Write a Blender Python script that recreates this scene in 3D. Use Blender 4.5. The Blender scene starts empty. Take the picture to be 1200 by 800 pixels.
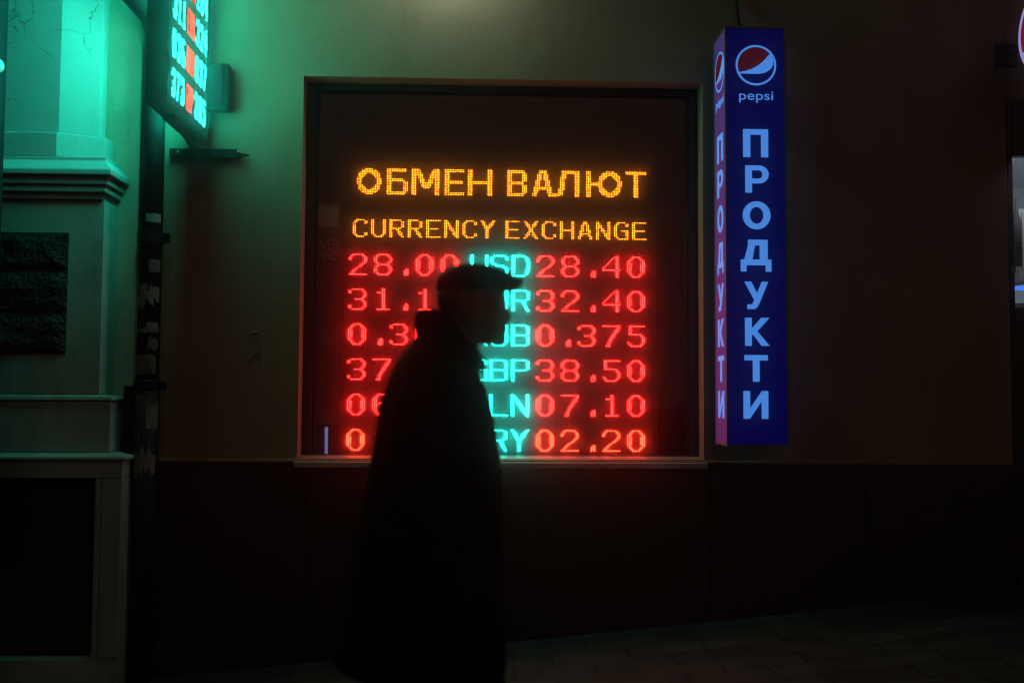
import bpy, bmesh, math, random
from mathutils import Vector, Matrix, noise
random.seed(7)
S = bpy.context.scene
COL = S.collection
R = math.radians

# ------------------------------------------------------------------ camera
CAM = Vector((0.0, -5.8, 1.45))
F_PX = 1167.0                       # focal length in pixels of a 1200 wide frame (35 mm on full frame)
YAW, PITCH, ROLL = R(1.96), R(3.04), 0.006
fw = Vector((math.sin(YAW)*math.cos(PITCH), math.cos(YAW)*math.cos(PITCH), math.sin(PITCH)))
rt = Vector((math.cos(YAW), -math.sin(YAW), 0))
up = rt.cross(fw)
rt, up = rt*math.cos(ROLL)+up*math.sin(ROLL), up*math.cos(ROLL)-rt*math.sin(ROLL)
cd = bpy.data.cameras.new('camera'); cam = bpy.data.objects.new('camera', cd); COL.objects.link(cam)
m = Matrix((rt, up, -fw)).transposed().to_4x4(); m.translation = CAM
cam.matrix_world = m
cd.sensor_width = 36.0; cd.lens = F_PX/1200*36; cd.clip_start = 0.05; cd.clip_end = 500
cd.dof.use_dof = True; cd.dof.focus_distance = 5.95; cd.dof.aperture_fstop = 1.25
S.camera = cam

# ------------------------------------------------------------------ world, night light, exposure
W = bpy.data.worlds.new('World'); S.world = W; W.use_nodes = True
nt = W.node_tree; bg = nt.nodes['Background']
sky = nt.nodes.new('ShaderNodeTexSky'); sky.sky_type = 'NISHITA'; sky.sun_disc = False
sky.sun_elevation = R(4); sky.sun_rotation = R(160)
nt.links.new(sky.outputs[0], bg.inputs[0]); bg.inputs[1].default_value = 0.0003
sd = bpy.data.lights.new('city_glow', 'SUN'); sun = bpy.data.objects.new('city_glow', sd); COL.objects.link(sun)
sd.energy = 0.10; sd.angle = R(60); sd.color = (1.0, 0.56, 0.38)
sun.rotation_euler = (R(62), 0, R(16))
S.view_settings.view_transform = 'Standard'; S.view_settings.look = 'None'
S.view_settings.exposure = 0.0; S.view_settings.gamma = 1.0
cy = S.cycles
cy.use_denoising = True
cy.max_bounces = 6; cy.diffuse_bounces = 3; cy.glossy_bounces = 3; cy.transmission_bounces = 4
cy.transparent_max_bounces = 8; cy.volume_bounces = 0
cy.sample_clamp_indirect = 4.0
cy.filter_width = 1.2

# ------------------------------------------------------------------ helpers
def ray(px, py):
    return fw + rt*((px-600)/F_PX) + up*((400-py)/F_PX)
def at(px, py, y=0.0):              # point seen at a photo pixel, on the vertical plane y = const
    d = ray(px, py); return CAM + d*((y-CAM.y)/d.y)
def at_x(px, py, x):
    d = ray(px, py); return CAM + d*((x-CAM.x)/d.x)
def ground_z(x): return 0.02 + 0.098*x

class MB:
    def __init__(s): s.bm = bmesh.new()
    def face(s, pts):
        try: return s.bm.faces.new([s.bm.verts.new(p) for p in pts])
        except ValueError: return None
    def box(s, a, b):
        x0,x1 = sorted((a[0],b[0])); y0,y1 = sorted((a[1],b[1])); z0,z1 = sorted((a[2],b[2]))
        v = [s.bm.verts.new(p) for p in ((x0,y0,z0),(x1,y0,z0),(x1,y1,z0),(x0,y1,z0),(x0,y0,z1),(x1,y0,z1),(x1,y1,z1),(x0,y1,z1))]
        for f in ((3,2,1,0),(4,5,6,7),(0,1,5,4),(1,2,6,5),(2,3,7,6),(3,0,4,7)): s.bm.faces.new([v[i] for i in f])
        return v
    def prism(s, pts, d):           # planar polygon pts swept by vector d
        d = Vector(d); a = [s.bm.verts.new(p) for p in pts]; b = [s.bm.verts.new(Vector(p)+d) for p in pts]
        n = len(a)
        s.bm.faces.new(a[::-1]); s.bm.faces.new(b)
        for i in range(n): s.bm.faces.new((a[i], a[(i+1)%n], b[(i+1)%n], b[i]))
    def loft(s, rings, cap=True):
        vs = [[s.bm.verts.new(p) for p in r] for r in rings]
        n = len(vs[0])
        for a, b in zip(vs, vs[1:]):
            for i in range(n): s.bm.faces.new((a[i], a[(i+1)%n], b[(i+1)%n], b[i]))
        if cap:
            s.bm.faces.new(vs[0][::-1]); s.bm.faces.new(vs[-1])
    def tube(s, pts, rad, n=10, cap=True):
        pts = [Vector(p) for p in pts]
        if not hasattr(rad, '__len__'): rad = [rad]*len(pts)
        rings = []; ref = None
        for i, p in enumerate(pts):
            t = (pts[min(i+1,len(pts)-1)] - pts[max(i-1,0)]).normalized()
            if ref is None: ref = t.orthogonal().normalized()
            ref = (ref - t*ref.dot(t)).normalized(); b = t.cross(ref)
            rings.append([p + (ref*math.cos(2*math.pi*k/n) + b*math.sin(2*math.pi*k/n))*rad[i] for k in range(n)])
        s.loft(rings, cap)
    def ball(s, c, r, u=12, v=8):
        mt = Matrix.Translation(c) @ Matrix.Diagonal((*(r if hasattr(r,'__len__') else (r,r,r)), 1))
        bmesh.ops.create_uvsphere(s.bm, u_segments=u, v_segments=v, radius=1.0, matrix=mt)
    def build(s, name, mat, parent=None, smooth=False, bevel=0.0, seg=2):
        bmesh.ops.recalc_face_normals(s.bm, faces=s.bm.faces[:])
        me = bpy.data.meshes.new(name); s.bm.to_mesh(me); s.bm.free()
        o = bpy.data.objects.new(name, me); COL.objects.link(o)
        for mm in (mat if isinstance(mat, list) else [mat]): me.materials.append(mm)
        if smooth: me.polygons.foreach_set('use_smooth', [True]*len(me.polygons))
        if bevel:
            b = o.modifiers.new('bevel','BEVEL'); b.width = bevel; b.segments = seg; b.limit_method = 'ANGLE'; b.angle_limit = R(40)
        put(o, parent)
        return o
def put(o, parent):
    if parent:
        bpy.context.view_layer.update()
        o.parent = parent; o.matrix_parent_inverse = parent.matrix_world.inverted()
def subdiv(o, lv=1):
    sm = o.modifiers.new('subsurf','SUBSURF'); sm.levels = lv; sm.render_levels = lv
    o.data.polygons.foreach_set('use_smooth', [True]*len(o.data.polygons)); return o
def tag(o, label=None, cat=None, group=None, kind=None):
    if label: o['label'] = label
    if cat: o['category'] = cat
    if group: o['group'] = group
    if kind: o['kind'] = kind
    return o
def empty(name, loc):
    o = bpy.data.objects.new(name, None); COL.objects.link(o); o.location = loc; o.empty_display_size = 0.1
    bpy.context.view_layer.update(); return o

# ------------------------------------------------------------------ materials
def newmat(name):
    mm = bpy.data.materials.new(name); mm.use_nodes = True
    return mm, mm.node_tree, mm.node_tree.nodes['Principled BSDF']
def ramp(t, pos):
    r = t.nodes.new('ShaderNodeValToRGB'); e = r.color_ramp.elements
    e[0].position, e[0].color = pos[0][0], (*pos[0][1], 1); e[1].position, e[1].color = pos[1][0], (*pos[1][1], 1)
    for p, c in pos[2:]:
        k = e.new(p); k.color = (*c, 1)
    return r
def rough_mat(name, c1, c2, scale=3.0, rough=0.8, bump=0.2, bscale=40, spec=0.3, dist=0.01, metal=0.0, stain=None):
    mm, t, b = newmat(name)
    tc = t.nodes.new('ShaderNodeTexCoord')
    n = t.nodes.new('ShaderNodeTexNoise'); n.inputs['Scale'].default_value = scale; n.inputs['Detail'].default_value = 8; n.inputs['Roughness'].default_value = 0.62
    t.links.new(tc.outputs['Object'], n.inputs['Vector'])
    r = ramp(t, [(0.35, c1), (0.65, c2)]); t.links.new(n.outputs['Fac'], r.inputs[0])
    col = r.outputs[0]
    if stain:
        n3 = t.nodes.new('ShaderNodeTexNoise'); n3.inputs['Scale'].default_value = stain[1]; n3.inputs['Detail'].default_value = 10; n3.inputs['Roughness'].default_value = 0.7
        mp = t.nodes.new('ShaderNodeMapping'); mp.inputs['Scale'].default_value = (1.0, 1.0, 0.35)
        t.links.new(tc.outputs['Object'], mp.inputs[0]); t.links.new(mp.outputs[0], n3.inputs['Vector'])
        r3 = ramp(t, [(0.52, (0,0,0)), (0.72, (1,1,1))]); t.links.new(n3.outputs['Fac'], r3.inputs[0])
        mx = t.nodes.new('ShaderNodeMix'); mx.data_type = 'RGBA'
        t.links.new(r3.outputs[0], mx.inputs['Factor']); t.links.new(col, mx.inputs[6]); mx.inputs[7].default_value = (*stain[0], 1)
        col = mx.outputs[2]
    t.links.new(col, b.inputs['Base Color'])
    n2 = t.nodes.new('ShaderNodeTexNoise'); n2.inputs['Scale'].default_value = bscale; n2.inputs['Detail'].default_value = 6
    t.links.new(tc.outputs['Object'], n2.inputs['Vector'])
    bp = t.nodes.new('ShaderNodeBump'); bp.inputs['Strength'].default_value = bump; bp.inputs['Distance'].default_value = dist
    t.links.new(n2.outputs['Fac'], bp.inputs['Height']); t.links.new(bp.outputs[0], b.inputs['Normal'])
    b.inputs['Roughness'].default_value = rough; b.inputs['Specular IOR Level'].default_value = spec; b.inputs['Metallic'].default_value = metal
    return mm
def emit_mat(name, col, strength, base=(0.02,0.02,0.02), rough=0.35, spec=0.5):
    mm, t, b = newmat(name)
    b.inputs['Base Color'].default_value = (*base,1); b.inputs['Roughness'].default_value = rough; b.inputs['Specular IOR Level'].default_value = spec
    b.inputs['Emission Color'].default_value = (*col,1); b.inputs['Emission Strength'].default_value = strength
    return mm
def led_mat(name, col):
    mm = bpy.data.materials.new(name); mm.use_nodes = True; t = mm.node_tree; t.nodes.clear()
    o = t.nodes.new('ShaderNodeOutputMaterial'); e = t.nodes.new('ShaderNodeEmission')
    mx = max(col); e.inputs[0].default_value = (*[c/mx for c in col],1); e.inputs[1].default_value = mx
    t.links.new(e.outputs[0], o.inputs[0]); mm.cycles.emission_sampling = 'FRONT'
    return mm

M_WALL = rough_mat('painted_plaster', (0.27,0.205,0.14), (0.33,0.255,0.175), 1.3, 0.85, 0.3, 34, 0.2, 0.005, stain=((0.215,0.162,0.11), 1.6))
M_PLINTH = rough_mat('dark_granite', (0.020,0.018,0.018), (0.045,0.040,0.038), 90, 0.42, 0.05, 200, 0.4, 0.002)
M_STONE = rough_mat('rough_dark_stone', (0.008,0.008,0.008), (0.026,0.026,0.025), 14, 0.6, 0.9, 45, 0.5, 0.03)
M_BLACKMETAL = rough_mat('black_metal', (0.008,0.008,0.008), (0.015,0.015,0.016), 8, 0.6, 0.08, 80, 0.2, 0.003)
M_FRAME = rough_mat('dark_window_frame', (0.018,0.014,0.012), (0.030,0.024,0.020), 6, 0.4, 0.05, 70, 0.5, 0.002)
M_PIPE = rough_mat('dark_zinc_pipe', (0.010,0.011,0.011), (0.030,0.031,0.032), 9, 0.6, 0.15, 30, 0.25, 0.004)
M_SILL = rough_mat('zinc_sill', (0.28,0.27,0.26), (0.40,0.39,0.37), 7, 0.45, 0.1, 60, 0.5, 0.003)
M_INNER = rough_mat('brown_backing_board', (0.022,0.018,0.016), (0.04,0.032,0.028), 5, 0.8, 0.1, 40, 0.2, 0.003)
M_COAT = rough_mat('dark_wool_coat', (0.010,0.010,0.011), (0.020,0.019,0.019), 30, 0.95, 0.5, 320, 0.1, 0.003)
M_CAP = rough_mat('dark_tweed', (0.011,0.012,0.011), (0.024,0.023,0.021), 120, 0.95, 0.5, 350, 0.1, 0.003)
M_TROUSER = rough_mat('dark_trousers', (0.010,0.010,0.012), (0.017,0.017,0.020), 30, 0.92, 0.4, 260, 0.1, 0.003)
M_SHOE = rough_mat('black_leather', (0.008,0.008,0.008), (0.015,0.014,0.013), 10, 0.4, 0.2, 60, 0.5, 0.003)
M_SKIN = rough_mat('skin', (0.20,0.115,0.085), (0.26,0.155,0.115), 25, 0.55, 0.2, 150, 0.35, 0.002)
M_HAIR = rough_mat('grey_hair', (0.06,0.055,0.05), (0.13,0.125,0.12), 120, 0.7, 0.5, 250, 0.3, 0.003)
M_PAPER = rough_mat('old_paper', (0.16,0.16,0.155), (0.30,0.295,0.28), 25, 0.8, 0.3, 60, 0.2, 0.003, stain=((0.12,0.12,0.12), 18))
M_PAPER2 = rough_mat('torn_paper', (0.08,0.085,0.085), (0.19,0.19,0.185), 40, 0.8, 0.4, 60, 0.2, 0.004, stain=((0.04,0.04,0.04), 30))
M_INK = rough_mat('printing_ink', (0.02,0.02,0.02), (0.03,0.03,0.03), 10, 0.7, 0.0, 10)

# pilaster: pale lime paint with hairline cracks and flaking patches
def pilaster_mat():
    mm, t, b = newmat('cracked_pale_paint')
    tc = t.nodes.new('ShaderNodeTexCoord')
    def noi(s, d, v=None):
        n = t.nodes.new('ShaderNodeTexNoise'); n.inputs['Scale'].default_value = s; n.inputs['Detail'].default_value = d; n.inputs['Roughness'].default_value = 0.65
        t.links.new(v or tc.outputs['Object'], n.inputs['Vector']); return n
    wob = noi(3.5, 6)
    add = t.nodes.new('ShaderNodeMix'); add.data_type = 'RGBA'; add.blend_type = 'ADD'; add.inputs['Factor'].default_value = 0.35
    t.links.new(tc.outputs['Object'], add.inputs[6]); t.links.new(wob.outputs['Color'], add.inputs[7])
    vo = t.nodes.new('ShaderNodeTexVoronoi'); vo.feature = 'DISTANCE_TO_EDGE'; vo.inputs['Scale'].default_value = 3.2
    t.links.new(add.outputs[2], vo.inputs['Vector'])
    cr = ramp(t, [(0.0,(1,1,1)), (0.014,(0,0,0))]); t.links.new(vo.outputs['Distance'], cr.inputs[0])
    gate = ramp(t, [(0.46,(0,0,0)), (0.56,(1,1,1))]); t.links.new(noi(2.1, 3).outputs['Fac'], gate.inputs[0])
    mul = t.nodes.new('ShaderNodeMath'); mul.operation = 'MULTIPLY'
    t.links.new(cr.outputs[0], mul.inputs[0]); t.links.new(gate.outputs[0], mul.inputs[1])
    chip = ramp(t, [(0.68,(0,0,0)), (0.72,(1,1,1))]); t.links.new(noi(9, 7).outputs['Fac'], chip.inputs[0])
    mxm = t.nodes.new('ShaderNodeMath'); mxm.operation = 'MAXIMUM'
    t.links.new(mul.outputs[0], mxm.inputs[0]); t.links.new(chip.outputs[0], mxm.inputs[1])
    base = ramp(t, [(0.35,(0.27,0.40,0.385)), (0.65,(0.34,0.48,0.455))]); t.links.new(noi(2.2, 8).outputs['Fac'], base.inputs[0])
    mx = t.nodes.new('ShaderNodeMix'); mx.data_type = 'RGBA'
    t.links.new(mxm.outputs[0], mx.inputs['Factor']); t.links.new(base.outputs[0], mx.inputs[6]); mx.inputs[7].default_value = (0.10,0.11,0.10,1)
    t.links.new(mx.outputs[2], b.inputs['Base Color']); b.inputs['Roughness'].default_value = 0.75; b.inputs['Specular IOR Level'].default_value = 0.25
    inv = t.nodes.new('ShaderNodeMath'); inv.operation = 'MULTIPLY_ADD'; inv.inputs[1].default_value = -1.0
    t.links.new(mxm.outputs[0], inv.inputs[0]); 
    sc = t.nodes.new('ShaderNodeMath'); sc.operation = 'MULTIPLY'; sc.inputs[1].default_value = 0.5
    t.links.new(noi(45, 6).outputs['Fac'], sc.inputs[0]); t.links.new(sc.outputs[0], inv.inputs[2])
    bp = t.nodes.new('ShaderNodeBump'); bp.inputs['Strength'].default_value = 0.45; bp.inputs['Distance'].default_value = 0.006
    t.links.new(inv.outputs[0], bp.inputs['Height']); t.links.new(bp.outputs[0], b.inputs['Normal'])
    return mm
M_PIL = pilaster_mat()
M_STRIP = rough_mat('pale_green_paint', (0.30,0.40,0.29), (0.38,0.48,0.36), 2.0, 0.8, 0.4, 30, 0.2, 0.008, stain=((0.18,0.24,0.17), 2.5))
M_PED = rough_mat('grimy_pale_paint', (0.28,0.43,0.39), (0.36,0.53,0.48), 2.0, 0.8, 0.3, 45, 0.2, 0.006, stain=((0.15,0.22,0.20), 2.2))

def paving_mat():
    mm, t, b = newmat('paving_slabs')
    tc = t.nodes.new('ShaderNodeTexCoord')
    br = t.nodes.new('ShaderNodeTexBrick'); br.inputs['Scale'].default_value = 1.0
    br.inputs['Brick Width'].default_value = 0.40; br.inputs['Row Height'].default_value = 0.20; br.inputs['Mortar Size'].default_value = 0.006; br.offset = 0.5
    br.inputs['Color1'].default_value = (0.060,0.060,0.057,1); br.inputs['Color2'].default_value = (0.085,0.083,0.078,1); br.inputs['Mortar'].default_value = (0.03,0.03,0.03,1)
    t.links.new(tc.outputs['Object'], br.inputs['Vector'])
    n = t.nodes.new('ShaderNodeTexNoise'); n.inputs['Scale'].default_value = 5; n.inputs['Detail'].default_value = 8
    t.links.new(tc.outputs['Object'], n.inputs['Vector'])
    r = ramp(t, [(0.3,(0.5,0.5,0.5)), (0.7,(1,1,1))]); t.links.new(n.outputs['Fac'], r.inputs[0])
    mx = t.nodes.new('ShaderNodeMix'); mx.data_type = 'RGBA'; mx.blend_type = 'MULTIPLY'; mx.inputs['Factor'].default_value = 1
    t.links.new(br.outputs['Color'], mx.inputs[6]); t.links.new(r.outputs[0], mx.inputs[7]); t.links.new(mx.outputs[2], b.inputs['Base Color'])
    b.inputs['Roughness'].default_value = 0.6; b.inputs['Specular IOR Level'].default_value = 0.35
    bp = t.nodes.new('ShaderNodeBump'); bp.inputs['Strength'].default_value = 0.6; bp.inputs['Distance'].default_value = 0.006; bp.invert = True
    t.links.new(br.outputs['Fac'], bp.inputs['Height']); t.links.new(bp.outputs[0], b.inputs['Normal'])
    return mm
M_PAVE = paving_mat()

# window glass: clear, reflecting; an added translucent share makes the LED halos
def glass_mat(name, halo, ior, tint=(1,1,1), rough=0.015):
    mm = bpy.data.materials.new(name); mm.use_nodes = True; t = mm.node_tree; t.nodes.clear()
    o = t.nodes.new('ShaderNodeOutputMaterial')
    tr = t.nodes.new('ShaderNodeBsdfTransparent'); tr.inputs[0].default_value = (*tint,1)
    tl = t.nodes.new('ShaderNodeBsdfTranslucent'); tl.inputs[0].default_value = (1,1,1,1)
    gl = t.nodes.new('ShaderNodeBsdfGlossy'); gl.inputs['Roughness'].default_value = rough
    fr = t.nodes.new('ShaderNodeFresnel'); fr.inputs[0].default_value = ior
    m1 = t.nodes.new('ShaderNodeMixShader'); m1.inputs[0].default_value = halo
    t.links.new(tr.outputs[0], m1.inputs[1]); t.links.new(tl.outputs[0], m1.inputs[2])
    if halo:
        tc = t.nodes.new('ShaderNodeTexCoord'); n = t.nodes.new('ShaderNodeTexNoise'); n.inputs['Scale'].default_value = 2.5; n.inputs['Detail'].default_value = 9; n.inputs['Roughness'].default_value = 0.7
        t.links.new(tc.outputs['Object'], n.inputs['Vector'])
        mr = t.nodes.new('ShaderNodeMapRange'); mr.inputs[1].default_value = 0.3; mr.inputs[2].default_value = 0.7; mr.inputs[3].default_value = halo*0.95; mr.inputs[4].default_value = halo*1.07
        t.links.new(n.outputs['Fac'], mr.inputs[0]); t.links.new(mr.outputs[0], m1.inputs[0])
    m2 = t.nodes.new('ShaderNodeMixShader'); t.links.new(fr.outputs[0], m2.inputs[0])
    t.links.new(m1.outputs[0], m2.inputs[1]); t.links.new(gl.outputs[0], m2.inputs[2])
    t.links.new(m2.outputs[0], o.inputs[0])
    return mm
M_GLASS = glass_mat('halo_window_glass', 0.105, 1.7)
M_GLASS2 = glass_mat('shop_glass', 0.0, 1.35)

# face of an LED module: dark mask with rows of unlit lens dots every 10 mm
def led_face_mat(name, axis):
    mm, t, b = newmat(name)
    tc = t.nodes.new('ShaderNodeTexCoord'); sx = t.nodes.new('ShaderNodeSeparateXYZ'); t.links.new(tc.outputs['Object'], sx.inputs[0])
    sq = []
    for k in (axis, 2):
        a = t.nodes.new('ShaderNodeMath'); a.operation = 'MULTIPLY'; a.inputs[1].default_value = 100.0; t.links.new(sx.outputs[k], a.inputs[0])
        f = t.nodes.new('ShaderNodeMath'); f.operation = 'FRACT'; t.links.new(a.outputs[0], f.inputs[0])
        c = t.nodes.new('ShaderNodeMath'); c.operation = 'SUBTRACT'; c.inputs[1].default_value = 0.5; t.links.new(f.outputs[0], c.inputs[0])
        p = t.nodes.new('ShaderNodeMath'); p.operation = 'POWER'; p.inputs[1].default_value = 2; t.links.new(c.outputs[0], p.inputs[0]); sq.append(p)
    ad = t.nodes.new('ShaderNodeMath'); ad.operation = 'ADD'; t.links.new(sq[0].outputs[0], ad.inputs[0]); t.links.new(sq[1].outputs[0], ad.inputs[1])
    r = ramp(t, [(0.06,(0.10,0.095,0.09)), (0.11,(0.018,0.018,0.018))]); t.links.new(ad.outputs[0], r.inputs[0])
    t.links.new(r.outputs[0], b.inputs['Base Color']); b.inputs['Roughness'].default_value = 0.6
    return mm
M_LEDFACE_X = led_face_mat('led_module_face', 0)
M_LEDFACE_Y = led_face_mat('led_module_side_face', 1)

L_RED = led_mat('red_led', (34.0, 0.43, 0.38))
L_ORANGE = led_mat('orange_red_led', (38.0, 0.95, 0.40))
L_AMBER = led_mat('amber_led', (7.5, 1.85, 0.07))
L_TEAL = led_mat('teal_led', (0.3, 30.0, 23.0))
DIM = {L_RED: led_mat('weak_red_led', (17.0, 0.20, 0.17)), L_ORANGE: led_mat('weak_orange_red_led', (20.0, 0.45, 0.18)), L_AMBER: led_mat('weak_amber_led', (3.6, 0.85, 0.03)), L_TEAL: led_mat('weak_teal_led', (0.2, 16.0, 12.0))}
L_TEAL2 = led_mat('bright_teal_led', (0.8, 185.0, 131.0))
L_TEAL3 = led_mat('dimmed_teal_led', (0.8, 98.0, 65.0))
L_ADDED_HEAD = led_mat('warm_white_led', (22.0, 19.0, 9.0))
L_RED2 = led_mat('bright_red_led', (7.0, 0.12, 0.02))

# ------------------------------------------------------------------ ground
g = MB()
nx, ny = 24, 12
xs = [-30+60*i/nx for i in range(nx+1)]; ys = [-40+41.0*j/ny for j in range(ny+1)]
vv = [[g.bm.verts.new((x, y, ground_z(x))) for y in ys] for x in xs]
for i in range(nx):
    for j in range(ny): g.bm.faces.new((vv[i][j], vv[i+1][j], vv[i+1][j+1], vv[i][j+1]))
tag(g.build('pavement', M_PAVE), kind='structure')

# ------------------------------------------------------------------ building
WL, WR, WB, WT = -9.0, at(1184,400).x, -1.6, 7.0
REC = 0.13                                   # window recess
wa, wb_, wc, wd = at(352,547), at(824.5,548), at(822.5,98), at(354.5,88)
WX0, WX1 = at(352,320).x, at(824,320).x
WZ0, WZ1 = (wa.z+wb_.z)/2, (wc.z+wd.z)/2
bld = empty('building', (0, 0.3, 0)); tag(bld, 'old street building front with plastered wall, dark plinth and a big recessed exchange window', 'building')
PL_Z = at(700,543).z                          # top of plinth
WZ0 = PL_Z+0.024
w = MB()
# wall with a hole for the window, thick 0.45
def wall_cells(x0, x1, z0, z1, y0, y1):
    w.box((x0,y0,z0), (x1,y1,z1))
T = 0.45
outer = [(WL,WB),(WR,WB),(WR,WT),(WL,WT)]; inner = [(WX0,WZ0),(WX1,WZ0),(WX1,WZ1),(WX0,WZ1)]
for yy in (0.0, T):
    o4 = [w.bm.verts.new((x,yy,z)) for x,z in outer]; i4 = [w.bm.verts.new((x,yy,z)) for x,z in inner]
    for k in range(4): w.bm.faces.new((o4[k], o4[(k+1)%4], i4[(k+1)%4], i4[k]))
    if yy == 0.0: A = (o4, i4)
    else: B = (o4, i4)
for q in range(2):
    for k in range(4): w.bm.faces.new((A[q][k], A[q][(k+1)%4], B[q][(k+1)%4], B[q][k]))
wall = w.build('wall', M_WALL, bld)
# wall on over the shop front to the right
w = MB(); w.box((WR+0.003,0.0,at(1186,120).z), (9.0,T,WT)); w.build('upper_wall', M_WALL, bld)
# plinth of granite slabs
p = MB(); x = -3.2
edges = [at(q,560).x for q in (-300,150,360,590,830,1010,1184)]
for a, b in zip(edges, edges[1:]): p.box((a+0.002,-0.035,WB), (b-0.002,-0.002,PL_Z))
p.build('plinth', M_PLINTH, bld, bevel=0.004)
c = MB(); c.box((edges[0],-0.045,PL_Z+0.002),(edges[-1],-0.002,PL_Z+0.02)); c.build('plinth_ledge', M_WALL, bld, bevel=0.004)

# window: frame, pane, sill, backing
win = MB(); FW = 0.055
fy0, fy1 = REC, REC+0.07
win.box((WX0,fy0,WZ0),(WX0+FW,fy1,WZ1)); win.box((WX1-FW,fy0,WZ0),(WX1,fy1,WZ1))
win.box((WX0+FW,fy0,WZ1-FW*0.8),(WX1-FW,fy1,WZ1)); win.box((WX0+FW,fy0,WZ0),(WX1-FW,fy1,WZ0+0.016))
# rounded inner corner fillets and a slim inner bead
bd = 0.018
win.box((WX0+FW,fy0+0.02,WZ0+0.016),(WX0+FW+bd,fy1-0.01,WZ1-FW*0.8)); win.box((WX1-FW-bd,fy0+0.02,WZ0+0.016),(WX1-FW,fy1-0.01,WZ1-FW*0.8))
wf = win.build('window', M_FRAME, bld, bevel=0.006)
gl = MB(); gy = REC+0.035
gl.face([(WX0+FW,gy,WZ0+0.016),(WX1-FW,gy,WZ0+0.016),(WX1-FW,gy,WZ1-FW*0.8),(WX0+FW,gy,WZ1-FW*0.8)])
pane = gl.build('window_pane', M_GLASS, wf)
s = MB(); s.prism([(WX0-0.010,-0.068,PL_Z-0.024),(WX0-0.010,-0.068,PL_Z+0.008),(WX0-0.010,REC-0.002,WZ0+0.012),(WX0-0.010,REC-0.002,PL_Z-0.024)], (WX1-WX0+0.018,0,0))
s.build('sill', M_SILL, wf, bevel=0.003)
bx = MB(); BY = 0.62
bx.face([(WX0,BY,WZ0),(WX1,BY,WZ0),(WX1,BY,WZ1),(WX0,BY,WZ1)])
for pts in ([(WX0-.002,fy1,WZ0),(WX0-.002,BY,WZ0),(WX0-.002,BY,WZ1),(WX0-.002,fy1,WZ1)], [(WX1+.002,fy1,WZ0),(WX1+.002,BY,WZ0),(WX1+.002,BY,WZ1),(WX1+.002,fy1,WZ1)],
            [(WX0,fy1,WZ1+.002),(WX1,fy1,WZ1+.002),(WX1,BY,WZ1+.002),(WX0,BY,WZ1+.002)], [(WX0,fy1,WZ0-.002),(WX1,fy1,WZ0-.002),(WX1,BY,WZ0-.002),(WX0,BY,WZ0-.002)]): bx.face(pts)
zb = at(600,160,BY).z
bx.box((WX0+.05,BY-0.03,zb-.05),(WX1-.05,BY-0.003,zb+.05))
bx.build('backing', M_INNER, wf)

# ------------------------------------------------------------------ pilaster on the left
pil = MB()
def xz(px, py, y): q = at(px,py,y); return q.x, q.z
# shaft: front face and a shallow turned facet, standing on stepped bases
PY = -0.20                                     # front plane of the shaft
XL = -6.0
xa = at(71,80,PY).x; xb = at(120,80,PY+0.10).x
zs0 = at(60,156,PY).z
prof = [(XL,PY),(xa,PY),(xb,PY+0.10),(xb+0.004,0.004),(XL,0.004)]
def slab(mb, pr, z0, z1): mb.prism([(x_,y_,z0) for x_,y_ in pr], (0,0,z1-z0))
def grow(pr, d): return [(pr[0][0],pr[0][1]-d),(pr[1][0]+d*0.2,pr[1][1]-d),(pr[2][0]+d,pr[2][1]-d*0.7),(pr[3][0]+d,pr[3][1]),pr[4]]
slab(pil, prof, zs0, WT-0.1)
pr2 = grow(prof, 0.045); zs1 = at(60,184,PY-0.045).z
slab(pil, pr2, zs1, zs0-0.002)
bs = MB(); bs.box((XL,-.03,WB),(at(161,300,-.03).x,-.0025,WT-.1)); 
shaft = pil.build('pilaster', M_PIL, bld, bevel=0.012, seg=3)
bs.build('backing_strip', M_STRIP, shaft, bevel=.008)
# pedestal cornice: sloped cap, three receding fillets
def rect(xr, yf): return [(XL,yf),(xr,yf),(xr,0.004),(XL,0.004)]
cn = MB()
yc = PY-0.13
xc = at(130,203,yc).x
zc = at(60,204,yc).z
ztop = zs1-0.003
def ring4(xr,yf,z): return [(XL,yf,z),(xr,yf,z),(xr,0.004,z),(XL,0.004,z)]
cn.loft([ring4(xc,yc,zc), ring4(xc,yc,zc+0.03), ring4(xc-0.05,yc+0.06,ztop-0.02), ring4(xc-0.05,yc+0.06,ztop)])
steps = [(0.028,0.0,0.045),(0.045,0.046,0.085),(0.07,0.086,0.12)]
for ins, d0, d1 in steps: slab(cn, rect(xc-ins, yc+ins), zc-d1-0.002, zc-d0-0.002)
cn.build('cornice', M_PIL, shaft, bevel=0.006)
pd = MB()
yp = yc+0.095; xp = at(121,300,yp).x
zt = zc-0.124; zm = at(60,462,yp).z; zk = at(60,530,yp-0.02).z
slab(pd, rect(xp,yp), zm+0.002, zt)
# middle tier and mouldings
ymid = yp-0.02; xm = at(131,490,ymid).x
md = MB()
md.loft([ring4(xm-0.01,ymid+0.01,zm-0.035), ring4(xm,ymid,zm-0.03), ring4(xm-0.004,ymid+0.004,zm-0.012), ring4(xp,yp,zm)])
slab(pd, rect(xm-0.012,ymid+0.012), zk+0.002, zm-0.037)
yl = ymid-0.02; xl = at(143,560,yl).x
md.loft([ring4(xl+0.02,yl-0.02,zk-0.04), ring4(xl+0.024,yl-0.024,zk-0.03), ring4(xl+0.02,yl-0.02,zk-0.018), ring4(xm-0.01,ymid+0.01,zk)])
md.build('moulding', M_PED, shaft, bevel=0.004)
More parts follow.
